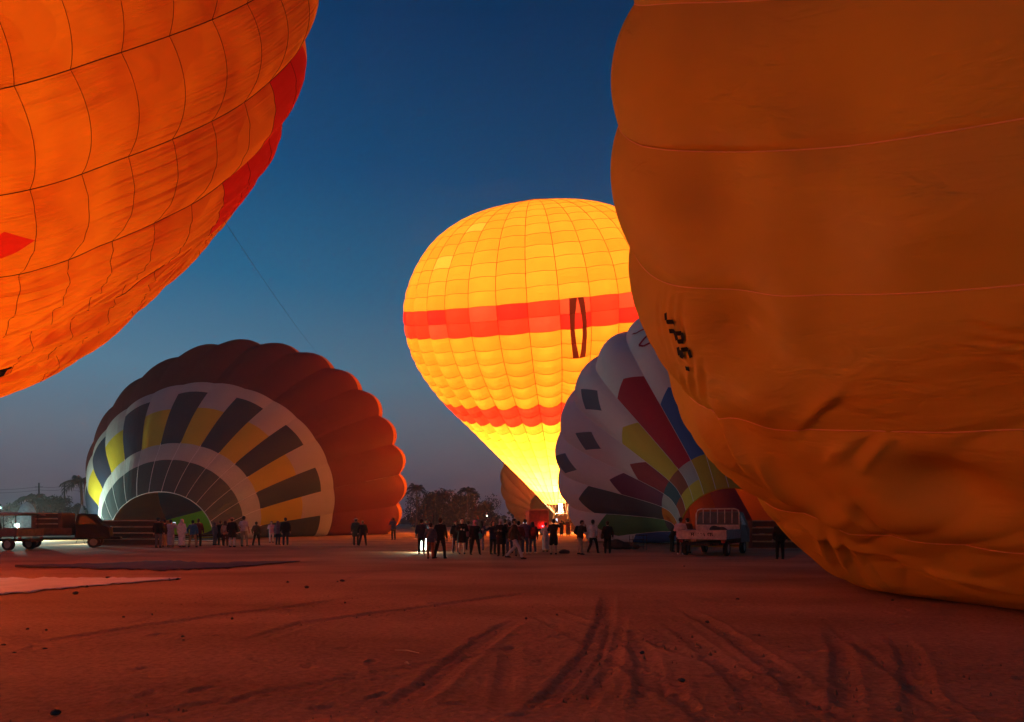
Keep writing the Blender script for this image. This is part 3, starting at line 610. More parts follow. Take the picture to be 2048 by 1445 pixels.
def fig(pn, kind):
    if (pn, kind) in CACHE: return CACHE[(pn, kind)]
    P = POSES[pn]; U = pose_upper(P); mb = MB(); vox = .02
    HM = Matrix.Rotation(P['head'][0]+P['tilt']*.5, 3, 'X') @ Matrix.Rotation(P['head'][1], 3, 'Z'); hc = U((0, -.015, 1.60))
    H = lambda p: HM @ Vector(p)+hc
    sh = [U((.185, .012, 1.395)), U((-.185, .012, 1.395))]
    if kind == 'body':
        vox = .0125; torso(mb, U, -.012, .80)
        mb.tube([U((0, .015, 1.42)), U((0, .005, 1.50)), H((0, .01, -.06))], [.062, .055, .056], 10)
        mb.ball(H((0, .01, .035)), (.078, .098, .105), 14, 10, HM); mb.ball(H((0, -.03, -.04)), (.06, .062, .068), 12, 8, HM)
        mb.ball(H((0, -.095, -.01)), (.015, .022, .026), 8, 6, HM)
        mb.ball(H((0, -.075, -.062)), (.026, .014, .010), 8, 6, HM); mb.ball(H((0, -.078, .028)), (.052, .018, .014), 8, 6, HM)
        for a in (-1, 1): mb.ball(H((a*.08, .012, .0)), (.014, .022, .034), 8, 6, HM)
        for i, (el, ha) in enumerate(P['arms']):
            el, ha = U(el), U(ha); cone(mb, sh[i], el, .052, .040); cone(mb, el, ha, .040, .027)
            d = (ha-el).normalized(); sdir = -1 if i == 0 else 1
            side = Vector((0, -1, 0)) if abs(d.z) > .6 else Vector((0, 0, 1)); side = (side-d*side.dot(d)).normalized(); nrm = d.cross(side)*sdir
            if P['grip']: pass
            mb.ball(ha+d*.05, .034, 8, 6); mb.tube([ha, ha+d*.05, ha+d*.09], [.027, .04, .036], 8)
            curl = .9 if P['grip'] else .35
            for k_, (o_, ln) in enumerate(((.030, .072), (.010, .082), (-.010, .076), (-.029, .06))):
                b0 = ha+d*.085+side*o_; m0 = b0+(d*math.cos(curl*.5)+nrm*math.sin(curl*.5))*ln*.55; e0 = m0+(d*math.cos(curl*1.3)+nrm*math.sin(curl*1.3))*ln*.5
                mb.tube([b0-d*.02, b0, m0, e0], [.011, .011, .0105, .009], 6)
            t0 = ha+d*.03+side*.03; mb.tube([t0, t0+side*.03+d*.025+nrm*.012, t0+side*.036+d*.06+nrm*.03], [.014, .013, .011], 6)
        for i, (kn, an) in enumerate(P['legs']):
            hp = V(.09*(1-2*i), .012, .88); cone(mb, hp, kn, .083, .056); cone(mb, kn, kn.lerp(an, .35), .055, .056); cone(mb, kn.lerp(an, .35), an, .056, .037)
            mb.tube([an+V(0, .03, -.04), an+V(0, -.06, -.05), an+V(0, -.15, -.065)], [.036, .036, .024], 8)
    elif kind in ('jacket', 'coat', 'tshirt'):
        g = .026 if kind != 'tshirt' else .016; torso(mb, U, g, .80 if kind == 'jacket' else .86)
        mb.tube([U((0, .012, 1.40)), U((0, .008, 1.485))], [.10, .072], 12)
        if kind == 'coat':
            R = [[V(math.cos(t)*(a+.03), math.sin(t)*(b+.03)+.012, z) for t in np.linspace(0, 2*math.pi, 16, endpoint=False)] for z, a, b in ((.56, .20, .16), (.70, .19, .15), (.86, .17, .13), (.95, .16, .12))]; mb.rings(R)
        for i, (el, ha) in enumerate(P['arms']):
            el, ha = U(el), U(ha); k2 = .076 if kind != 'tshirt' else .07; cone(mb, sh[i]-V((1-2*i)*.02, 0, 0), el if kind != 'tshirt' else sh[i].lerp(el, .8), k2, .058)
            if kind != 'tshirt': cone(mb, el, el.lerp(ha, .95), .058, .042)
    elif kind in ('trousers', 'shorts'):
        torso(mb, lambda p: Vector(p), .014, .80, 1.0)
        for i, (kn, an) in enumerate(P['legs']):
            hp = V(.088*(1-2*i), .012, .86)
            if kind == 'trousers': cone(mb, hp, kn, .098, .073); cone(mb, kn, kn.lerp(an, .97), .073, .060)
            else: cone(mb, hp, hp.lerp(kn, .95), .105, .098)
    elif kind == 'robe':
        torso(mb, U, .03, .88); mb.tube([U((0, .012, 1.40)), U((0, .008, 1.48))], [.10, .072], 12)
        ax = [l[1].x for l in P['legs']]; ay = [l[1].y for l in P['legs']]; w_ = max(.20, max(map(abs, ax))+.09); d_ = max(.15, (max(ay)-min(ay))/2+.12); cy_ = sum(ay)/2
        R = [[V(math.cos(t)*a, math.sin(t)*b+c, z) for t in np.linspace(0, 2*math.pi, 18, endpoint=False)] for z, a, b, c in ((.13, w_, d_, cy_), (.35, w_*.97, d_*.97, cy_*.7), (.6, .2, .155, .01), (.88, .2, .15, .012), (1.0, .185, .14, .012))]; mb.rings(R)
        for i, (el, ha) in enumerate(P['arms']):
            el, ha = U(el), U(ha); cone(mb, sh[i]-V((1-2*i)*.02, 0, 0), el, .08, .066); cone(mb, el, el.lerp(ha, .93), .066, .07)
    elif kind in ('shoe0', 'shoe1'):
        kn, an = P['legs'][int(kind[-1])]; z = an.z-.09
        for y0, w2, hh in ((.045, .036, .07), (-.02, .042, .085), (-.10, .046, .055), (-.165, .032, .04)): pass
        R = [[an+V(math.cos(t)*w2, y0, -.09+hh*.5+math.sin(t)*hh*.5) for t in np.linspace(0, 2*math.pi, 10, endpoint=False)] for y0, w2, hh in ((.06, .034, .085), (.0, .044, .10), (-.08, .047, .075), (-.15, .043, .055), (-.185, .025, .04))]
        mb.rings(R); vox = .014
    elif kind == 'short_hair':
        vox = .014; mb.ball(H((0, .03, .06)), (.088, .098, .095), 14, 10, HM); mb.ball(H((0, .055, .0)), (.078, .07, .075), 12, 8, HM)
    elif kind == 'long_hair':
        vox = .016; mb.ball(H((0, .03, .055)), (.094, .102, .100), 14, 10, HM)
        mb.tube([H((0, .06, .02)), H((0, .085, -.12)), H((0, .10, -.26)), H((0, .10, -.38))], [.085, .095, .09, .04], 12)
        for a in (-1, 1): mb.tube([H((a*.07, .02, .03)), H((a*.085, .03, -.1)), H((a*.08, .02, -.2))], [.03, .035, .02], 8)
    elif kind == 'scarf':
        vox = .016; mb.ball(H((0, .022, .045)), (.104, .115, .115), 14, 10, HM); mb.tube([H((0, .04, -.02)), H((0, .045, -.12)), H((0, .05, -.22))], [.10, .11, .15], 14)
    elif kind == 'cap':
        vox = .014; mb.ball(H((0, .015, .075)), (.092, .11, .075), 14, 10, HM); mb.box(H((0, -.12, .065)), (.13, .11, .022), HM)
    elif kind == 'hat':
        vox = .014; mb.ball(H((0, .01, .085)), (.094, .11, .08), 14, 10, HM); mb.ball(H((0, .01, .07)), (.17, .19, .022), 16, 6, HM)
    elif kind == 'turban':
        vox = .016; mb.ball(H((0, .012, .085)), (.118, .13, .075), 14, 10, HM); mb.ball(H((0, .03, .05)), (.09, .10, .09), 12, 8, HM)
    elif kind == 'eyes':
        pass
    elif kind == 'backpack':
        mb.ball(U((0, .20, 1.20)), (.165, .11, .25), 14, 10); mb.ball(U((0, .30, 1.12)), (.11, .06, .13), 10, 8)
        for a in (-1, 1): mb.tube([U((a*.11, .13, 1.42)), U((a*.115, -.02, 1.45)), U((a*.12, -.135, 1.34)), U((a*.13, -.12, 1.16)), U((a*.15, .06, 1.05))], .02, 6)
    elif kind == 'shoulder_bag':
        mb.box(U((.27, .05, .92)), (.12, .34, .26)); mb.tube([U((.26, .14, 1.03)), U((.20, .10, 1.42)), U((.16, -.02, 1.47)), U((.22, -.12, 1.2)), U((.27, -.06, 1.03))], .016, 6)
    elif kind == 'phone':
        vox = .006
        c = sum((U(h) for e, h in P['arms']), Vector())/2+V(0, -.05, .08) if pn != 'raise' else U(P['arms'][1][1])+V(0, -.05, .09); mb.box(c, (.16, .012, .085) if pn == 'phone' else (.08, .012, .16))
    if kind == 'phone': me = mb.mesh('phone')
    else: me = evaluated(mb, vox)
    CACHE[(pn, kind)] = me; return me
CLO = {}
def cloth(c, rough=.85):
    key = tuple(c)
    if key not in CLO: CLO[key] = paint('cloth %d' % len(CLO), c, rough, .2, 9, bump=.5, bscale=25, spec=.15)
    return CLO[key]
SKIN = [paint('skin '+str(i), c, .55, .06, 6) for i, c in enumerate([(.42, .25, .17), (.26, .14, .085), (.5, .32, .23)])]
HAIRM = paint('dark hair', (.02, .014, .01), .6); SCREEN = glow('phone screen', (.85, .92, 1), 1.2); EYE = paint('eye', (.03, .02, .015), .2)
K = dict(black=(.012, .012, .014), navy=(.02, .026, .05), grey=(.12, .12, .13), slate=(.07, .08, .11), brown=(.09, .045, .03), rust=(.30, .09, .03), denim=(.06, .09, .15), pale=(.42, .42, .44),
         white=(.62, .58, .56), pinkw=(.60, .46, .42), blue=(.04, .13, .24), khaki=(.26, .17, .10), purple=(.13, .07, .12), beige=(.36, .28, .20), maroon=(.12, .025, .03), olive=(.06, .06, .035), tan=(.45, .26, .14), pink=(.55, .25, .32), red=(.35, .03, .02), teal=(.03, .28, .22))
def share(name, me, mat, parent):
    o = bpy.data.objects.new(name, me); COL.objects.link(o); o.parent = parent
    if not me.materials: me.materials.append(mat)
    o.material_slots[0].link = 'OBJECT'; o.material_slots[0].material = mat; return o
def person(x, yf, yh, face, pn, top, bottom, head, label, extras=(), group=None, skin=0, shoe='black', dY=0):
    p = gnd(x, yf); Yd = p.y; hgt = (yf-yh)*Yd/F; hgt = min(1.92, max(1.5, hgt)); k_ = hgt/1.735
    r = empty('person', p, math.radians(face)); r.scale = (k_*1.08, k_*1.08, k_); tag(r, label, 'person', group)
    share('body', fig(pn, 'body'), SKIN[skin], r)
    tk, tcol = top; share({'robe': 'robe', 'jacket': 'jacket', 'coat': 'coat', 'tshirt': 'shirt'}[tk], fig(pn, tk), cloth(K[tcol]), r)
    if bottom: share(bottom[0], fig(pn, bottom[0]), cloth(K[bottom[1]]), r)
    for i in (0, 1): share('shoe', fig(pn, 'shoe%d' % i), cloth(K[shoe]), r)
    hk, hcol = head
    if hk in ('cap', 'hat', 'turban'): share('hair', fig(pn, 'short_hair'), HAIRM, r).scale = (.985, .985, .985)
    share({'short_hair': 'hair', 'long_hair': 'hair', 'scarf': 'head_scarf', 'cap': 'cap', 'hat': 'hat', 'turban': 'turban'}[hk], fig(pn, hk), HAIRM if 'hair' in hk else cloth(K[hcol]), r)
    P = POSES[pn]
    if abs(((face+180) % 360)-180) < 75 and hk != 'x':
        HM = Matrix.Rotation(P['head'][0]+P['tilt']*.5, 3, 'X') @ Matrix.Rotation(P['head'][1], 3, 'Z'); hc = pose_upper(P)((0, -.015, 1.60))
        for a in (-1, 1): m = MB(); m.ball(HM @ V(a*.031, -.083, .008)+hc, .012, 8, 6); m.build('eye', EYE, r, smooth=True)
    for e in extras:
        en, ec = e; share(en, fig(pn, en), SCREEN if en == 'phone' else cloth(K[ec]), r)
    return r
J, TS, CO, RO = 'jacket', 'tshirt', 'coat', 'robe'; TR_, SHO = 'trousers', 'shorts'; SH, LH = ('short_hair', 0), ('long_hair', 0)
PEOPLE = [
 (843, 1108, 1039, 175, 'stand', (J, 'navy'), (TR_, 'black'), SH, 'person in navy jacket and black trousers standing in front of the white ground lamp', ()),
 (853, 1104, 1039, 200, 'stand_b', (J, 'slate'), (TR_, 'black'), SH, 'person in slate jacket mostly hidden behind the navy jacket by the ground lamp', ()),
 (861, 1118, 1047, 195, 'stand', (J, 'slate'), (TR_, 'rust'), SH, 'short person in blue grey jacket and rust orange trousers', ()),
 (881, 1117.5, 1037, 160, 'wide', (J, 'black'), (TR_, 'black'), SH, 'person all in black standing with legs apart next to rust orange trousers', ()),
 (912, 1106, 1042, 15, 'stand_b', (J, 'black'), (TR_, 'maroon'), LH, 'long haired person in black jacket half behind the knee length dark coat', ()),
 (924, 1109, 1037, 8, 'chest', (CO, 'black'), None, SH, 'person in thigh length dark coat and bare legs facing out with backpack straps', (('backpack', 'brown'),)),
 (937, 1100, 1043, 170, 'stand', (J, 'maroon'), (TR_, 'black'), SH, 'person in maroon jacket standing behind the pink head scarf', ()),
 (950, 1110, 1041, 20, 'wide', (J, 'black'), (TR_, 'black'), ('scarf', 'pink'), 'person with pink head scarf, black jacket and small teal bag', (('shoulder_bag', 'teal'),)),
 (962, 1101, 1043, 190, 'stand', (J, 'purple'), (TR_, 'purple'), LH, 'long haired person in purple clothes beside the pink head scarf', ()),
 (986, 1109, 1043, 30, 'point', (J, 'navy'), (TR_, 'black'), LH, 'person in navy jacket holding one arm out to the side', ()),
 (1002, 1113, 1038.5, 350, 'chest', (CO, 'black'), (TR_, 'black'), ('scarf', 'pale'), 'person in long black coat with pale grey head scarf looking at hands', ()),
 (1010, 1103, 1039, 180, 'stand', (J, 'brown'), (TR_, 'black'), SH, 'person in brown jacket behind the pale grey head scarf', ()),
 (1019, 1107, 1045, 200, 'stand_b', (J, 'olive'), (TR_, 'denim'), SH, 'person in olive jacket and blue jeans in the middle of the crowd', ()),
 (1029, 1118, 1038, 75, 'stride', (J, 'brown'), (TR_, 'pale'), SH, 'person in brown jacket and pale trousers striding past the crowd', ()),
 (1037, 1113, 1043, 185, 'stand', (J, 'maroon'), (TR_, 'grey'), SH, 'person in maroon jacket and grey trousers behind the striding person', ()),
 (1050, 1107.5, 1039, 180, 'phone', (J, 'purple'), (TR_, 'denim'), SH, 'person in purple jacket and jeans photographing the burner flame', (('phone', 0),), 'white'),
 (1065, 1107, 1044, 188, 'stand_b', (J, 'maroon'), (TR_, 'denim'), LH, 'long haired person in jeans with a red backpack', (('backpack', 'red'),), 'white'),
 (1091, 1104, 1046, 200, 'chest', (RO, 'pinkw'), None, SH, 'person in pale pinkish robe beside the black shorts', ()),
 (1107, 1109.5, 1038, 180, 'raise', (TS, 'black'), (SHO, 'black'), SH, 'person in black shirt and black shorts raising one hand', (('phone', 0),)),
 (1123, 1072, 1041, 180, 'raise', (RO, 'black'), None, SH, 'distant person in dark robe closest to the glowing basket', ()),
 (1136, 1072.5, 1038.5, 175, 'raise', (RO, 'brown'), None, SH, 'distant person in dark brown robe by the white balloon edge', ()),
 (1161, 1109.5, 1041, 60, 'carry', (J, 'brown'), (TR_, 'beige'), SH, 'person in beige trousers lugging a pole shaped bag with dark backpack', (('backpack', 'black'),)),
 (1186, 1107, 1040, 150, 'stride', (J, 'pale'), (TR_, 'black'), SH, 'person in pale grey jacket and black trousers walking by the white balloon', ()),
 (1215, 1107.5, 1043, 178, 'stand', (J, 'black'), (TR_, 'black'), SH, 'person all in black with brown bag standing before the green panel', (('shoulder_bag', 'brown'),)),
 (1344, 1104, 1048, 100, 'lean', (J, 'black'), (TR_, 'black'), SH, 'person in black bending at the tailgate corner of the white pickup', ()),
 (1361, 1109.5, 1036, 160, 'chest', (J, 'pinkw'), (TR_, 'black'), SH, 'person in pale jacket and white shoes at the pickup tailgate', (), 'white'),
 (1375, 1107, 1037, 200, 'chest', (J, 'brown'), (TR_, 'beige'), SH, 'person in brown jacket and beige trousers leaning over the pickup tailgate', ()),
 (1560, 1119, 1040, 170, 'stand', (J, 'black'), (TR_, 'black'), SH, 'person in black standing between the wicker basket and the amber balloon', ()),
 (183, 1094, 1038, 100, 'chest', (J, 'blue'), (TR_, 'black'), SH, 'person in blue jacket at the end of the basket lying on its side', ()),
 (317, 1096, 1036, 180, 'stand', (J, 'black'), (TR_, 'grey'), SH, 'person in black jacket and grey trousers beside the lying basket', ()),
 (330, 1094, 1040, 190, 'stand_b', (J, 'brown'), (TR_, 'tan'), SH, 'person in brown top and tan trousers next to the pinkish robe', ()),
 (342, 1094.5, 1040, 180, 'phone', (RO, 'pinkw'), None, SH, 'person in pinkish white robe holding up a lit phone', (('phone', 0),), 'tan'),
 (364, 1095, 1039, 170, 'stand', (RO, 'white'), None, ('scarf', 'pinkw'), 'person in white robe and pale head scarf facing the red balloon', ()),
 (386, 1095, 1041, 185, 'wide', (J, 'blue'), (TR_, 'khaki'), SH, 'person in blue jacket and khaki trousers facing the red balloon', ()),
 (397, 1093, 1038, 190, 'stand', (J, 'maroon'), (TR_, 'black'), SH, 'person in dark maroon jacket behind the khaki trousers', ()),
 (430, 1091, 1045, 150, 'stand', (J, 'grey'), (TR_, 'grey'), ('scarf', 'grey'), 'person all in grey with grey head scarf by the balloon skirt', ()),
 (441, 1091, 1042, 180, 'stand_b', (CO, 'black'), (TR_, 'black'), SH, 'person in long black coat next to the grey head scarf', ()),
 (451, 1092, 1043, 190, 'stand', (J, 'tan'), (TR_, 'brown'), ('scarf', 'brown'), 'person in tan jacket and brown head scarf with pale bag', (('backpack', 'beige'),)),
 (464.5, 1094.5, 1035.5, 180, 'stand', (CO, 'black'), (TR_, 'pinkw'), ('cap', 'beige'), 'person in black coat, beige cap and pale trousers', ()),
 (488, 1093.5, 1033, 178, 'stand_b', (TS, 'pinkw'), (TR_, 'beige'), SH, 'tall person in pinkish white shirt and beige trousers', ()),
 (513, 1091.5, 1044, 175, 'wide', (J, 'olive'), (TR_, 'black'), SH, 'short person in olive jacket with small dark backpack', (('backpack', 'brown'),)),
 (543, 1086, 1043, 10, 'chest', (J, 'pink'), (TR_, 'pinkw'), LH, 'person in dusty pink top and pale trousers', ()),
 (556, 1090, 1043, 165, 'stand', (J, 'purple'), (TR_, 'navy'), ('scarf', 'purple'), 'person in purple jacket and purple head scarf', ()),
 (571, 1091, 1036, 200, 'stand', (J, 'black'), (TR_, 'navy'), SH, 'person in black jacket and navy trousers beside the purple head scarf', ()),
 (712, 1091, 1037, 185, 'stand', (CO, 'olive'), (TR_, 'olive'), ('hat', 'beige'), 'person in olive coat and wide beige hat by the red balloon', ()),
 (726, 1092, 1042, 190, 'wide', (J, 'black'), (TR_, 'black'), SH, 'person in black next to the wide beige hat', ()),
 (787, 1080, 1036.5, 215, 'phone', (J, 'slate'), (TR_, 'black'), SH, 'person walking along the red balloon edge with camera raised', ()),
]
for i, p in enumerate(PEOPLE):
    x, yf, yh, fc, pn, top, bot, hd, lab, ex = p[:10]
    person(x, yf, yh, fc, pn, top, bot, hd, lab, ex, 'people watching the balloons', skin=(i*7) % 3, shoe=p[10] if len(p) > 10 else 'black')

# ------------------------------------------------------------------ vehicles
tyre = paint('tyre rubber', (.02, .02, .02), .9, bump=.4); rimm = paint('wheel rim', (.22, .21, .2), .5, metal=.5); dark = paint('dark chassis', (.018, .017, .016), .8)
glassm = paint('dark glass', (.02, .025, .03), .1, spec=.6)
def wheel(root, c, r, wdt, ax='x'):
    m = MB(); pr = [(-.5, .62), (-.5, .9), (-.38, 1), (.38, 1), (.5, .9), (.5, .62)]
    R = [[(wdt*a, math.cos(t)*r*b, math.sin(t)*r*b) for t in np.linspace(0, 2*math.pi, 24, endpoint=False)] for a, b in pr]; m.rings(R, cap=False)
    t = m.build('wheel', tyre, root, smooth=True, loc=c)
    m = MB(); R = [[(wdt*a, math.cos(q)*r*b, math.sin(q)*r*b) for q in np.linspace(0, 2*math.pi, 20, endpoint=False)] for a, b in ((-.42, .64), (-.36, .5), (-.42, .18), (.42, .18), (.36, .5), (.42, .64))]; m.rings(R)
    m.build('rim', rimm, t, smooth=False)
def pickup(loc, rz, label, body, rack=True, letters=False, worn=None, bedlen=2.3, group=None, wd=1.75, cabc=None):
    """local axes: rear faces -Y, cab at +Y"""
    r = empty('pickup_truck', loc, rz); tag(r, label, 'truck', group)
    bm = paint('truck paint '+label[:8]+str(random.random())[:5], body, .55, .3, 5, bump=.15); y0 = -bedlen
    k = MB(); k.box((0, y0/2, .78), (wd-.1, bedlen-.05, .08)); k.build('bed_floor', dark, r)
    k = MB(); k.box((0, y0, .97), (wd, .06, .42)); k.box((0, y0-.015, 1.16), (wd+.02, .1, .05)); k.box((0, y0-.015, .78), (wd+.02, .1, .05)); tg = k.build('tailgate', bm, r, bevel=.012)
    if letters:
        ink = paint('worn black lettering', (.03, .025, .025), .8); g = [[(0, .14), (.16, .14)], [(.04, .14), (.02, 0)], [(.12, .14), (.13, 0)], [(.34, .14), (.36, .12)], [(.46, .13), (.49, .11)], [(.60, .14), (.64, .0)], [(.78, .14), (.80, .02)], [(.80, .14), (1.0, .14)], [(.90, .14), (.90, .0)], [(.96, .1), (1.0, .02)], [(.02, .07), (.1, .07)]]
        for (a, b) in g:
            a = V(-.5+a[0]*1.0, 0, .90+a[1]); b = V(-.5+b[0], 0, .90+b[1]); d_ = (b-a); n_ = V(-d_.z, 0, d_.x).normalized()*.02
            k = MB(); k.add([a-n_+V(0, y0-.034, 0), a+n_+V(0, y0-.034, 0), b+n_+V(0, y0-.034, 0), b-n_+V(0, y0-.034, 0)], [(0, 1, 2, 3)]); k.build('letter_stroke', ink, tg)
    for a in (-1, 1):
        k = MB(); k.box((a*(wd/2-.02), y0/2, .97), (.05, bedlen-.08, .40)); k.box((a*(wd/2-.02), y0/2, 1.17), (.085, bedlen-.08, .04)); k.build('side_panel', worn or bm, r, bevel=.01)
        k = MB(); k.box((a*(wd/2-.14), y0-.02, .66), (.16, .06, .12)); k.build('tail_lamp', paint('tail lamp', (.25, .01, .01), .3), r)
        wheel(r, (a*(wd/2-.16), y0+.65, .33), .33, .2); wheel(r, (a*(wd/2-.16), 1.05, .33), .33, .2)
    k = MB(); k.box((0, -.3, .55), (.9, bedlen+2.6, .16)); k.box((0, y0+.1, .55), (1.5, .12, .12)); k.build('chassis', dark, r)
    cab = [(.10, .55), (.10, 1.35), (.22, 2.0), (.5, 2.05), (1.05, 2.0), (1.5, 1.35), (1.85, 1.2), (1.9, .55)]
    k = MB(); k.rings([[(sx_*(wd/2-(.12 if z > 1.5 else 0)), y, z) for y, z in cab] for sx_ in (-1, 1)]); c_ = k.build('cab', cabc or bm, r, bevel=.04)
    k = MB(); k.add([(-wd*.38, .165, 1.42), (wd*.38, .165, 1.42), (wd*.355, .245, 1.9), (-wd*.355, .245, 1.9)], [(0, 1, 2, 3)]); k.v = [(x, y-.035, z) for x, y, z in k.v]; k.build('rear_window', glassm, c_)
    for a in (-1, 1):
        k = MB(); xx = a*(wd/2-.045); k.add([(xx, .3, 1.4), (xx, 1.4, 1.4), (xx-a*.075, 1.02, 1.92), (xx-a*.075, .36, 1.92)], [(0, 1, 2, 3)]); k.v = [(x+a*.012, y, z) for x, y, z in k.v]; k.build('side_window', glassm, c_)
    if rack:
        rk = empty('rack', (0, -.02, 0), 0, r); h0, h1, w2 = .82, 2.18, wd/2-.06; pts = [(-w2, 0, h0), (-w2, 0, h1-.22), (-w2+.07, 0, h1-.06), (-w2+.22, 0, h1), (w2-.22, 0, h1), (w2-.07, 0, h1-.06), (w2, 0, h1-.22), (w2, 0, h0)]
        k = MB(); k.tube(pts, .032, 8); k.build('rack_hoop', bm, rk, smooth=True)
        for i in range(1, 6): k = MB(); x_ = -w2+2*w2*i/6; k.tube([(x_, 0, 1.48), (x_, 0, h1)], .024, 6); k.build('rack_bar', bm, rk, smooth=True)
        k = MB(); k.box((0, 0, 1.28), (2*w2, .05, .26)); k.build('rack_board', bm, rk, bevel=.01)
    return r
p = V(8.62, 31, 0); tp = pickup((p.x+2.6*math.sin(.56), p.y+2.6*math.cos(.56), 0), -.56, 'white pickup with worn tailgate lettering and tubular rack, before the white balloon', (.50, .42, .38), True, True, paint('grey side paint', (.16, .17, .2), .6), 2.6, None, 2.2, paint('grey cab paint', (.09, .08, .08), .5))
load = empty('cargo_bundle', (p.x+.95, 32.0, .82), .3); tag(load, 'dark rolled bundle lying in the bed of the white pickup', 'bundle')
k = MB(); [k.ball((random.uniform(-.3, .3), random.uniform(-.5, .5), random.uniform(.15, .42)), (random.uniform(.18, .3), random.uniform(.2, .35), random.uniform(.14, .22)), 10, 7) for _ in range(9)]; obj('wrapping', evaluated(k, .04), paint('bundle cloth', (.05, .035, .03), .9, bump=.6), load)

dk = paint('dark cab paint', (.010, .009, .009), .9); p = gnd(124, 1097); t2 = pickup((p.x, 40.9, 0), math.radians(-66), 'dark flatbed pickup carrying a wicker basket, beside the red balloon', (.13, .06, .05), False, False, None, 2.8, None, 1.75, dk)
p = gnd(12, 1101); t3 = pickup((p.x-1.3, 37.6, 0), math.radians(84), 'low dark open vehicle with a flat canopy roof, parked beside the flatbed', (.12, .055, .05), False, False, None, 2.4, None, 1.75, dk)
for a in (-1, 1):
    for y_ in (-2.2, -.1): k = MB(); k.tube([(a*.75, y_, 1.15), (a*.75, y_, 1.92)], .025, 6); k.build('canopy_post', dark, t3)
k = MB(); R = [[(x_, y_, 1.95+.1*math.cos(x_*1.7)+dz) for x_ in np.linspace(-.95, .95, 9)] + [(x_, y_, 1.89+.1*math.cos(x_*1.7)) for x_ in np.linspace(.95, -.95, 9)] for y_, dz in ((-2.5, 0), (-1.2, .02), (.2, 0))]; k.rings(R); k.build('canopy', paint('canopy cloth', (.30, .24, .16), .8), t3)

def basket(loc, rz, L, W, H, label, bands=True, tilt=0):
    b = empty('wicker_basket', loc, rz); tag(b, label, 'basket')
    wk = M.setdefault('wk', paint('dark wicker', (.075, .045, .025), .85, .35, 25, bump=1, bscale=55)); st = M.setdefault('st', paint('pale rope trim', (.42, .30, .17), .8, bump=.4)); en = M.setdefault('en', paint('leather end', (.13, .06, .03), .6))
    n = 4; hh = H/n
    for i in range(n):
        k = MB(); k.box((0, 0, hh*(i+.5)), (L-.5, W, hh-.075)); k.build('woven_panel', wk, b, bevel=.03)
        k = MB(); k.box((0, 0, hh*(i+1)-.03 if i < n-1 else H-.02), (L-.46, W+.07, .06)); k.build('rope_trim', st, b, bevel=.02)
    for a in (-1, 1): k = MB(); k.box((a*(L/2-.13), 0, H/2), (.28, W+.09, H+.05)); k.build('end_panel', en, b, bevel=.06)
    k = MB(); k.box((0, 0, .03), (L-.4, W+.05, .07)); k.build('runner', en, b)
    return b
p = gnd(243, 1091.5); b1 = basket((p.x, 45.5, .0), math.radians(3), 4.45, 1.25, 1.62, 'long dark wicker balloon basket on its side with pale trims, by the red balloon mouth')
p = gnd(1508, 1093); b2 = basket((p.x+.6, 40.5, 0), math.radians(-2), 3.9, 1.2, 1.62, 'dark wicker basket on its side behind the white pickup')
p = at(109, 1058, 41.0); b3 = basket((p.x+.15, 40.7, .83), math.radians(4), 1.75, 1.3, 1.22, 'brown wicker basket standing on the bed of the dark flatbed')
# gas bottle tops along the basket edge, by the thin orange cloth
# cargo truck by the flame
ct = empty('cargo_truck', (at(1078, 1060, 73).x, 73, 0), math.radians(4)); tag(ct, 'boxy red cargo truck with glowing red tail lamp near the burner', 'truck')
rd = paint('faded red truck', (.22, .035, .02), .6, .3, 3); k = MB(); k.box((0, 2.2, 1.74), (2.1, 4.4, 2.0)); k.build('cargo_box', rd, ct, bevel=.03)
for i in range(6): k = MB(); k.box((-.9+.36*i, -.03, 1.74), (.05, .06, 1.9)); k.build('rib', rd, ct)
for z in (1.0, 1.6, 2.3): k = MB(); k.box((0, -.045, z), (2.08, .05, .06)); k.build('cross_bar', rd, ct)
k = MB(); k.box((0, -.02, 2.77), (2.2, .16, .12)); k.build('top_rail', paint('lit rail tint', (.5, .25, .1), .6), ct)  # bright orange paints the flame-lit top edge into the rail's colour
k = MB(); k.box((0, 2.8, .62), (1.0, 6.4, .2)); k.box((0, 5.6, 1.4), (1.9, 1.7, 1.7)); k.build('chassis_cab', dark, ct)
for a in (-1, 1):
    wheel(ct, (a*.88, .9, .45), .45, .3); wheel(ct, (a*.88, 5.4, .45), .45, .3)
    k = MB(); k.ball((a*.38+.0 if a > 0 else -.9, -.12, 1.02), (.11, .05, .09), 10, 6); k.build('tail_lamp', glow('red tail lamp', (1, .02, .03), 30) if a > 0 else rd, ct)
lamp('tail_light', (.38, -.3, 1.02), 60, (1, .03, .04), .1, ct)

# ------------------------------------------------------------------ lamps on the field
def floodlamp(loc, rz, label, power, col, size=(.34, .42), z=.12, h=0):
    r = empty('work_lamp', loc, rz); tag(r, label, 'lamp'); hs = paint('lamp housing', (.03, .03, .03), .6)
    k = MB(); k.box((0, .06, z+h+size[1]/2), (size[0]+.06, .1, size[1]+.06)); k.build('housing', hs, r, bevel=.01)
    k = MB(); k.box((0, .0, z+h+size[1]/2), (size[0], .03, size[1])); k.build('lens', glow('lamp lens '+label[:5], col, 9), r)
    k = MB()
    if h > .3:
        for a in range(3): q = a*2.09+.5; k.tube([(0, .06, h), (math.cos(q)*.4, .06+math.sin(q)*.4, .02)], .016, 5)
        k.tube([(0, .06, h-.1), (0, .06, h+z)], .02, 6)
    else: k.box((0, .08, z/2), (.3, .16, z))
    k.build('stand', hs, r)
    lamp('lamp_light', (0, -.25, z+h+size[1]/2), power, col, .15, r); return r
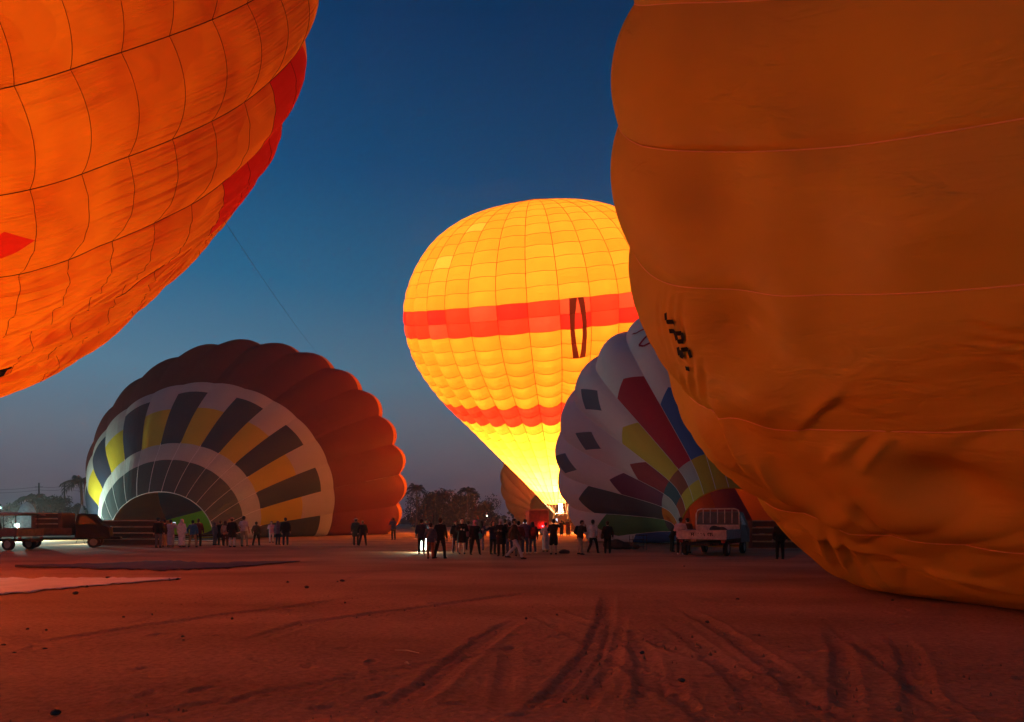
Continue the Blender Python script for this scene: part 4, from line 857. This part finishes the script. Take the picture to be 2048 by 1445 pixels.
p = gnd(843, 1105.5); floodlamp((p.x, p.y+.35, 0), math.radians(0), 'bright white lamp standing on the sand behind the navy jacket', 140, (.86, 1, .80), (.40, .60))
p = at(166, 1050, 47); floodlamp((p.x, 47, 0), math.radians(75), 'pale green work lamp on a stand between flatbed and basket', 500, (.72, 1, .86), (.3, .45), .1, 1.0)
p = at(34, 1047, 54); floodlamp((p.x, 54, 0), math.radians(10), 'pale green lamp behind the open canopy vehicle', 7000, (.66, 1, .86), (.26, .18), .1, 1.05)
def small_lamp(x, y, Y, col, s, label, zt=None):
    c = at(x, y, Y); r = empty('pole_lamp', (c.x, c.y, 0)); tag(r, label, 'lamp'); k = MB(); k.tube([(0, 0, 0), (0, 0, c.z)], .04, 6); k.build('pole', dark, r)
    k = MB(); k.ball((0, -.05, c.z), .10, 10, 6); k.build('bulb', glow('bulb '+label[:6]+str(x), col, s), r)
small_lamp(974, 1032, 118, (1, .9, .8), 8, 'tiny white lamp on a post in front of the dark trees')
small_lamp(1, 1016, 70, (.5, 1, .8), 5, 'pale green lamp on a post above the canopy vehicle')

# ------------------------------------------------------------------ cloths and small things on the sand
JIT = np.convolve(np.random.default_rng(12).normal(size=99), [.3, .4, .3], 'valid')*1.2
def sheet(top, bot, mat, name, label, cat, h, seed, n=60, mrow=14):
    xs = np.linspace(top[0][0], top[-1][0], n); yt = np.interp(xs, *zip(*top)); yb = np.interp(xs, *zip(*bot)); f1 = snoise(seed, 1, 8); f2 = snoise(seed+1, 1, 8); v = []
    for i, x in enumerate(xs):
        for j in range(mrow):
            t = j/(mrow-1); jt = 1.3*JIT[(i*3+seed) % 97]; hh_ = max(yb[i]-yt[i], .3); yy = yt[i]+hh_*t+min(1, hh_*.08)*jt*abs(2*t-1); g = gnd(x, yy); e = min(1, 4*t, 4*(1-t), 5*(1-i/(n-1))+.15)
            v.append((g.x, g.y, .035+e*h*(.55+.45*float(f1(g.x*1.1+g.y*.6, g.y*1.6))+.3*float(f2(g.x*3.1, g.y*3.3+g.x)))))
    f = [(i*mrow+j, i*mrow+j+1, (i+1)*mrow+j+1, (i+1)*mrow+j) for i in range(n-1) for j in range(mrow-1)]
    o = obj(name, mkmesh(name, v, f), mat); m = o.modifiers.new('thick', 'SOLIDIFY'); m.thickness = .012; tag(o, label, cat); return o
sheet([(-260, 1157), (0, 1158), (240, 1158), (362, 1158.5)], [(-260, 1212), (0, 1191), (170, 1175), (362, 1159.5)], paint('pale groundsheet', (.66, .55, .50), .8, .12, 2, bump=.3, bscale=6), 'groundsheet', 'pale groundsheet spread flat on the reddish sand', 'cloth', .05, 61)
sheet([(30, 1135.8), (90, 1133.5), (130, 1133), (200, 1129), (250, 1126.5), (320, 1122), (370, 1125), (430, 1127.5), (500, 1125.5), (600, 1124)], [(30, 1136.3), (100, 1137.2), (140, 1136.5), (210, 1141), (270, 1140), (330, 1142.5), (400, 1139.5), (450, 1138), (520, 1132), (600, 1124.6)], paint('dark folded cloth', (.05, .035, .06), .8, .4, 1.2, bump=.3, bscale=6), 'folded_cloth', 'dark crumpled cloth lying on sand beyond the pale groundsheet', 'cloth', .11, 63)
bag = MB(); [bag.ball((x_, y_, z_), (a, b_, c_), 10, 7) for x_, y_, z_, a, b_, c_ in ((0, 0, .24, .5, .35, .27), (.5, 0, .2, .45, .32, .22), (-.45, .1, .26, .4, .3, .26), (.95, -.05, .14, .3, .25, .15), (-.1, .05, .42, .3, .25, .16))]
p = gnd(1236, 1099); br = empty('envelope_bag', (p.x, p.y, 0)); tag(br, 'large dark brown bag slumped on sand beside the metal table frame', 'bag'); obj('bag_cloth', evaluated(bag, .04), paint('brown bag canvas', (.06, .03, .022), .9, bump=.6), br)
p = gnd(1128, 1107.5); sb = MB(); [sb.ball((x_, 0, z_), (a, .12, c_), 8, 6) for x_, z_, a, c_ in ((0, .10, .2, .11), (.16, .08, .13, .09), (-.14, .07, .12, .08))]; br = empty('small_bag', (p.x, p.y, 0)); tag(br, 'small dark bag on the sand near the black shorts', 'bag'); obj('bag_cloth', evaluated(sb, .025), paint('dark bag canvas', (.08, .05, .04), .9), br)
p = gnd(1278, 1100); tb = empty('folding_table', (p.x, p.y, 0), .2); tag(tb, 'thin black metal table frame in front of the lying white balloon', 'table'); fm = paint('black metal tube', (.012, .012, .012), .5)
for a in (-.45, .35):
    for b_ in (-.25, .25): k = MB(); k.tube([(a, b_, 0), (a, b_, .78)], .016, 5); k.build('leg', fm, tb)
for z_ in (.16, .55): k = MB(); k.tube([(-.45, -.25, z_), (.35, -.25, z_), (.35, .25, z_), (-.45, .25, z_), (-.45, -.25, z_)], .012, 5); k.build('brace', fm, tb)
k = MB(); k.box((.12, 0, .8), (.5, .56, .035)); k.build('table_top', fm, tb)
# stones and straw
SM = []
for i in range(6):
    k = MB(); k.ball((0, 0, .25), (.5, .38, .3), 8, 5); k.v = [(x+random.uniform(-.09, .09), y+random.uniform(-.08, .08), z+random.uniform(-.06, .06)) for x, y, z in k.v]; me = k.mesh('stone', True); me.materials.append(M['sand_dark']); SM.append(me)
ST = [(216, 1157.5), (339, 1161), (355, 1160), (174, 1175), (151, 1189), (575, 1166), (613, 1177), (675, 1165), (684, 1164), (304, 1230), (247, 1236), (464, 1239), (55, 1260), (92, 1262), (365, 1277), (366, 1283), (7, 1293), (90, 1301), (28, 1309), (110, 1430), (1052, 1239), (1114, 1231), (1195, 1231), (1284, 1308), (1368, 1134), (1415, 1246), (1363, 1364), (1785, 1202), (1475, 1200), (690, 1207)]
for i, (x, y) in enumerate(ST):
    g = gnd(x, y); o = bpy.data.objects.new('stone', SM[i % 6]); COL.objects.link(o); q = random.uniform(.03, .055)*(1.5 if g.y > 14 else 1); o.location = (g.x, g.y, .0); o.scale = (q*1.6, q*1.4, q*1.4); o.rotation_euler.z = random.uniform(0, 6)
    tag(o, 'small dark stone lying loose on the rutted sand', 'stone', 'stones scattered on the sand')
CL = MB(); rc = random.Random(9)
for i in range(1500):
    Yc = 4.8+18*rc.random()**1.6; Xc = rc.uniform(-.78, .78)*Yc; q = rc.uniform(.006, .02)*(1+Yc*.03); a = rc.uniform(0, 6)
    vs = [(Xc+q*1.3*math.cos(a+t*1.571)*rc.uniform(.7, 1.2), Yc+q*math.sin(a+t*1.571)*rc.uniform(.7, 1.2), .0) for t in range(4)]; CL.add([(x, y, -.04) for x, y, z in vs]+[(Xc, Yc, q*rc.uniform(.25, .5)+.006)], [(0, 1, 4), (1, 2, 4), (2, 3, 4), (3, 0, 4)])
tag(CL.build('sand_clods', paint('sand clod', (.24, .13, .07), .95)), 'crumbs of dry earth strewn over the rutted sand', 'gravel', kind='stuff')
straw = paint('straw', (.6, .42, .2), .8)
for nm, a, b, wd, lab in (('straw_stalk', (790, 1307), (838, 1313), .006, 'thin pale straw stalk lying on the rutted sand'), ('wood_chip', (810, 1333), (818, 1337), .014, 'short pale wood chip below the straw stalk')):
    a, b = gnd(*a), gnd(*b); a.z = b.z = .04; k = MB(); k.tube([a, a.lerp(b, .5)+V(0, .01, .012), b], [wd*.5, wd, wd*.6], 6); tag(k.build(nm, straw, None), lab, nm.split('_')[-1])

# ------------------------------------------------------------------ trees, poles, huts behind
bark = paint('bark', (.10, .07, .05), .9); leafm = [paint('leaves '+str(i), c, .8, .3, 2) for i, c in enumerate([(.026, .028, .016), (.022, .026, .016), (.03, .03, .018)])]
def tree(loc, h, wd, label, seed, n=5200):
    r = random.Random(seed); t = empty('broadleaf_tree', loc); tag(t, label, 'tree', 'trees along the far edge of the field')
    k = MB(); top = V(r.uniform(-.3, .3), 0, h*.55); k.tube([V(0, 0, -.1), V(.1, 0, h*.2), top], [h*.04, h*.03, h*.02], 8); blobs = []
    for i in range(11):
        a = r.uniform(0, 6.28); e = V(math.cos(a)*wd*r.uniform(.15, .42), math.sin(a)*wd*r.uniform(.1, .4), h*r.uniform(.42, .92)); k.tube([top*r.uniform(.5, 1), e*.6+top*.3, e], [h*.015, h*.009, h*.004], 5); blobs.append((e, r.uniform(.16, .3)*wd))
    blobs += [(V(r.uniform(-.4, .4)*wd, r.uniform(-.2, .2)*wd, h*r.uniform(.12, .35)), .22*wd) for _ in range(5)]
    k.build('trunk', bark, t, smooth=True); L = MB()
    for i in range(n):
        c, q = r.choice(blobs); d = V(r.gauss(0, 1), r.gauss(0, 1), r.gauss(0, .75)).normalized()*q*r.uniform(.45, 1.05); p_ = c+d; s = h*r.uniform(.018, .045)
        u = V(r.gauss(0, 1), r.gauss(0, 1), r.gauss(0, 1)).normalized(); w_ = u.cross(V(r.gauss(0, 1), r.gauss(0, 1), r.gauss(0, 1))).normalized()
        L.add([p_-u*s, p_+w_*s*.5, p_+u*s, p_-w_*s*.5], [(0, 1, 2, 3)])
    o = L.build('crown', leafm[seed % 3], t); o['kind'] = 'stuff'
def palm(loc, h, label, seed, spread=2.4):
    r = random.Random(seed); t = empty('palm_tree', loc); tag(t, label, 'tree', 'trees along the far edge of the field')
    k = MB(); lean = r.uniform(-.5, .5); k.tube([V(lean*(i/6)**2, 0, h*i/6-.05) for i in range(7)], [.22-.015*i for i in range(7)], 8); k.build('trunk', bark, t, smooth=True); top = V(lean, 0, h)
    for i in range(26):
        a = 6.28*i/26+r.uniform(-.2, .2); el = r.uniform(-.2, 1.2); dr = V(math.cos(a)*math.cos(el), math.sin(a)*math.cos(el), math.sin(el)); k = MB(); L_ = spread*r.uniform(.8, 1.15); prev = None; sd = dr.cross(V(0, 0, 1)).normalized()
        pts = [top+dr*L_*s+V(0, 0, -1)*L_*.55*s*s for s in np.linspace(0, 1, 9)]; k.tube(pts, [.04-.004*j for j in range(9)], 4)
        for j in range(1, 9):
            for sg in (-1, 1):
                q = pts[j]; e = q+sd*sg*L_*.30*(1-.06*j)+V(0, 0, -.16*L_)+ (pts[j]-pts[j-1])*.8; k.add([q-(pts[j]-pts[j-1])*.9, q, e], [(0, 1, 2)])
        k.build('frond', leafm[1], t)
def far(x, y, Y): return (at(x, y, Y).x, Y, 0)
Yt = 165
for i, (x, ytop, wpx, lab) in enumerate([(846, 990, 60, 'leafy tree in front of the gap beside the red balloon'), (878, 985, 52, 'rounded tree between the red balloon and the broad dark tree'), (928, 988, 70, 'broad dark tree left of the tan balloon'), (968, 996, 60, 'sloping dark tree touching the tan balloon'), (905, 1012, 50, 'low bushy tree under the broad dark tree'),
        (88, 992, 46, 'dark bushy tree behind the first power pole'), (120, 992, 50, 'dark bushy tree behind the second power pole'), (20, 1004, 50, 'low tree behind the canopy vehicle'), (168, 1000, 40, 'dark tree peeking out beside the red balloon')]):
    Yd = Yt if x > 500 else 105; h = CZ+(HY-ytop)*Yd/F; tree(far(x, 0, Yd+i*2.2), h, wpx*Yd/F*1.15, lab, 10+i)
for i, (x, ytop, lab, sp) in enumerate([(833, 978, 'palm rising over the trees beside the red balloon', 3.0), (936, 980, 'palm topping the broad dark tree', 2.6), (870, 990, 'short palm between the rounded trees', 2.6)]):
    palm(far(x, 0, 158+3*i), CZ+(HY-ytop)*158/F, lab, 40+i, sp)
palm(far(70, 0, 98), CZ+(HY-998)*98/F, 'palm by the first power pole', 44, 2.4); palm(far(165, 0, 90), CZ+(HY-962)*90/F, 'palm crown against the red balloon edge', 45, 2.2)
hw = empty('distant_treeline'); 
tag(hw, 'low dark band of far trees along the horizon', 'trees'); bpy.data.objects.remove(hw)
k = MB(); r = random.Random(77)
for i in range(2600):
    x = r.uniform(-330, 330); y_ = r.uniform(290, 330); z = abs(r.gauss(0, 1))*2.6*(1+.6*math.sin(x*.05)); s = r.uniform(.6, 1.5); k.add([(x-s, y_, z), (x, y_+.3, z-s*.8), (x+s, y_, z), (x, y_-.3, z+s*.8)], [(0, 1, 2, 3)])
tag(k.build('distant_treeline', leafm[0]), 'low dark band of far trees along the horizon', 'trees', kind='stuff')
poles = []
for x, ytop, lab in ((78, 966, 'thin power pole with cross arm nearer the canopy vehicle'), (129, 964, 'thin power pole with cross arm nearer the red balloon')):
    c = at(x, ytop, 112); pr = empty('power_pole', (c.x, 112, 0)); tag(pr, lab, 'pole'); k = MB(); k.tube([(0, 0, 0), (0, 0, c.z)], [.16, .11], 8); k.build('mast', dark, pr); k = MB(); k.box((0, 0, c.z-.7), (1.3, .1, .1)); k.build('cross_arm', dark, pr); poles.append(c)
a, b = poles; l0 = at(-40, 980, 112); e0 = at(200, 978, 112)
for j, dz in enumerate((0, .5)):
    k = MB()
    for p, q in ((l0, V(a.x, 112, a.z-.65)), (V(a.x, 112, a.z-.65), V(b.x, 112, b.z-.65)), (V(b.x, 112, b.z-.65), e0)):
        k.tube([p.lerp(q, t)+V(0, .3*j, -dz-.8*t*(1-t)) for t in np.linspace(0, 1, 8)], .022, 4)
    tag(k.build('power_line', dark), ('upper' if j == 0 else 'lower')+' sagging cable strung between the two power poles', 'cable')
for x0, x1, yt, lab in ((34, 74, 1004, 'pale blue domed tent behind the canopy vehicle'), (146, 182, 1008, 'pale blue peaked tent beside the red balloon')):
    a, b = at(x0, 1042, 72), at(x1, 1042, 72); wd = b.x-a.x; ht = CZ+(HY-yt)*72/F; r_ = empty('tent', ((a.x+b.x)/2, 72, 0)); tag(r_, lab, 'tent'); k = MB(); R = []
    for s in np.linspace(0, 1, 9):
        q = s**.6 if x0 < 100 else s; rad = wd/2*(math.sqrt(max(0, 1-q*q)) if x0 < 100 else (1-q)*.85+.15*(1-q)**3)+.02; R.append([(rad*math.cos(t)*(1+.05*math.sin(4*t)), rad*math.sin(t), ht*q) for t in np.linspace(0, 6.283, 20, endpoint=False)])
    k.rings(R); k.build('canvas', paint('tent canvas', (.22, .30, .38), .8), r_, smooth=True); k = MB(); k.tube([(0, 0, ht-.1), (0, 0, ht+.25)], .04, 6); k.build('pole_tip', dark, r_)

# crown line from the orange balloon down to the red one
ra = Vector(EL.P(2.60, .607)); rb = Vector(EB.P(4.35, .577, .05)); k = MB(); k.tube([ra.lerp(rb, t)+V(0, 0, -1.2*t*(1-t)) for t in np.linspace(0, 1, 24)], .010, 4)
tag(k.build('crown_line', dark), 'thin dark rope from the orange balloon to the red balloon', 'rope')

# ------------------------------------------------------------------ evening haze
if HAZE:
    k = MB(); k.box((0, 1200, 19), (2980, 2540, 40)); m, n, o = newmat('evening haze'); v = n.nodes.new('ShaderNodeVolumePrincipled'); v.inputs['Density'].default_value = HAZE; v.inputs['Color'].default_value = (.85, .8, .8, 1); v.inputs['Anisotropy'].default_value = .3
    n.links.new(v.outputs[0], o.inputs['Volume']); tag(k.build('haze', m), kind='stuff')
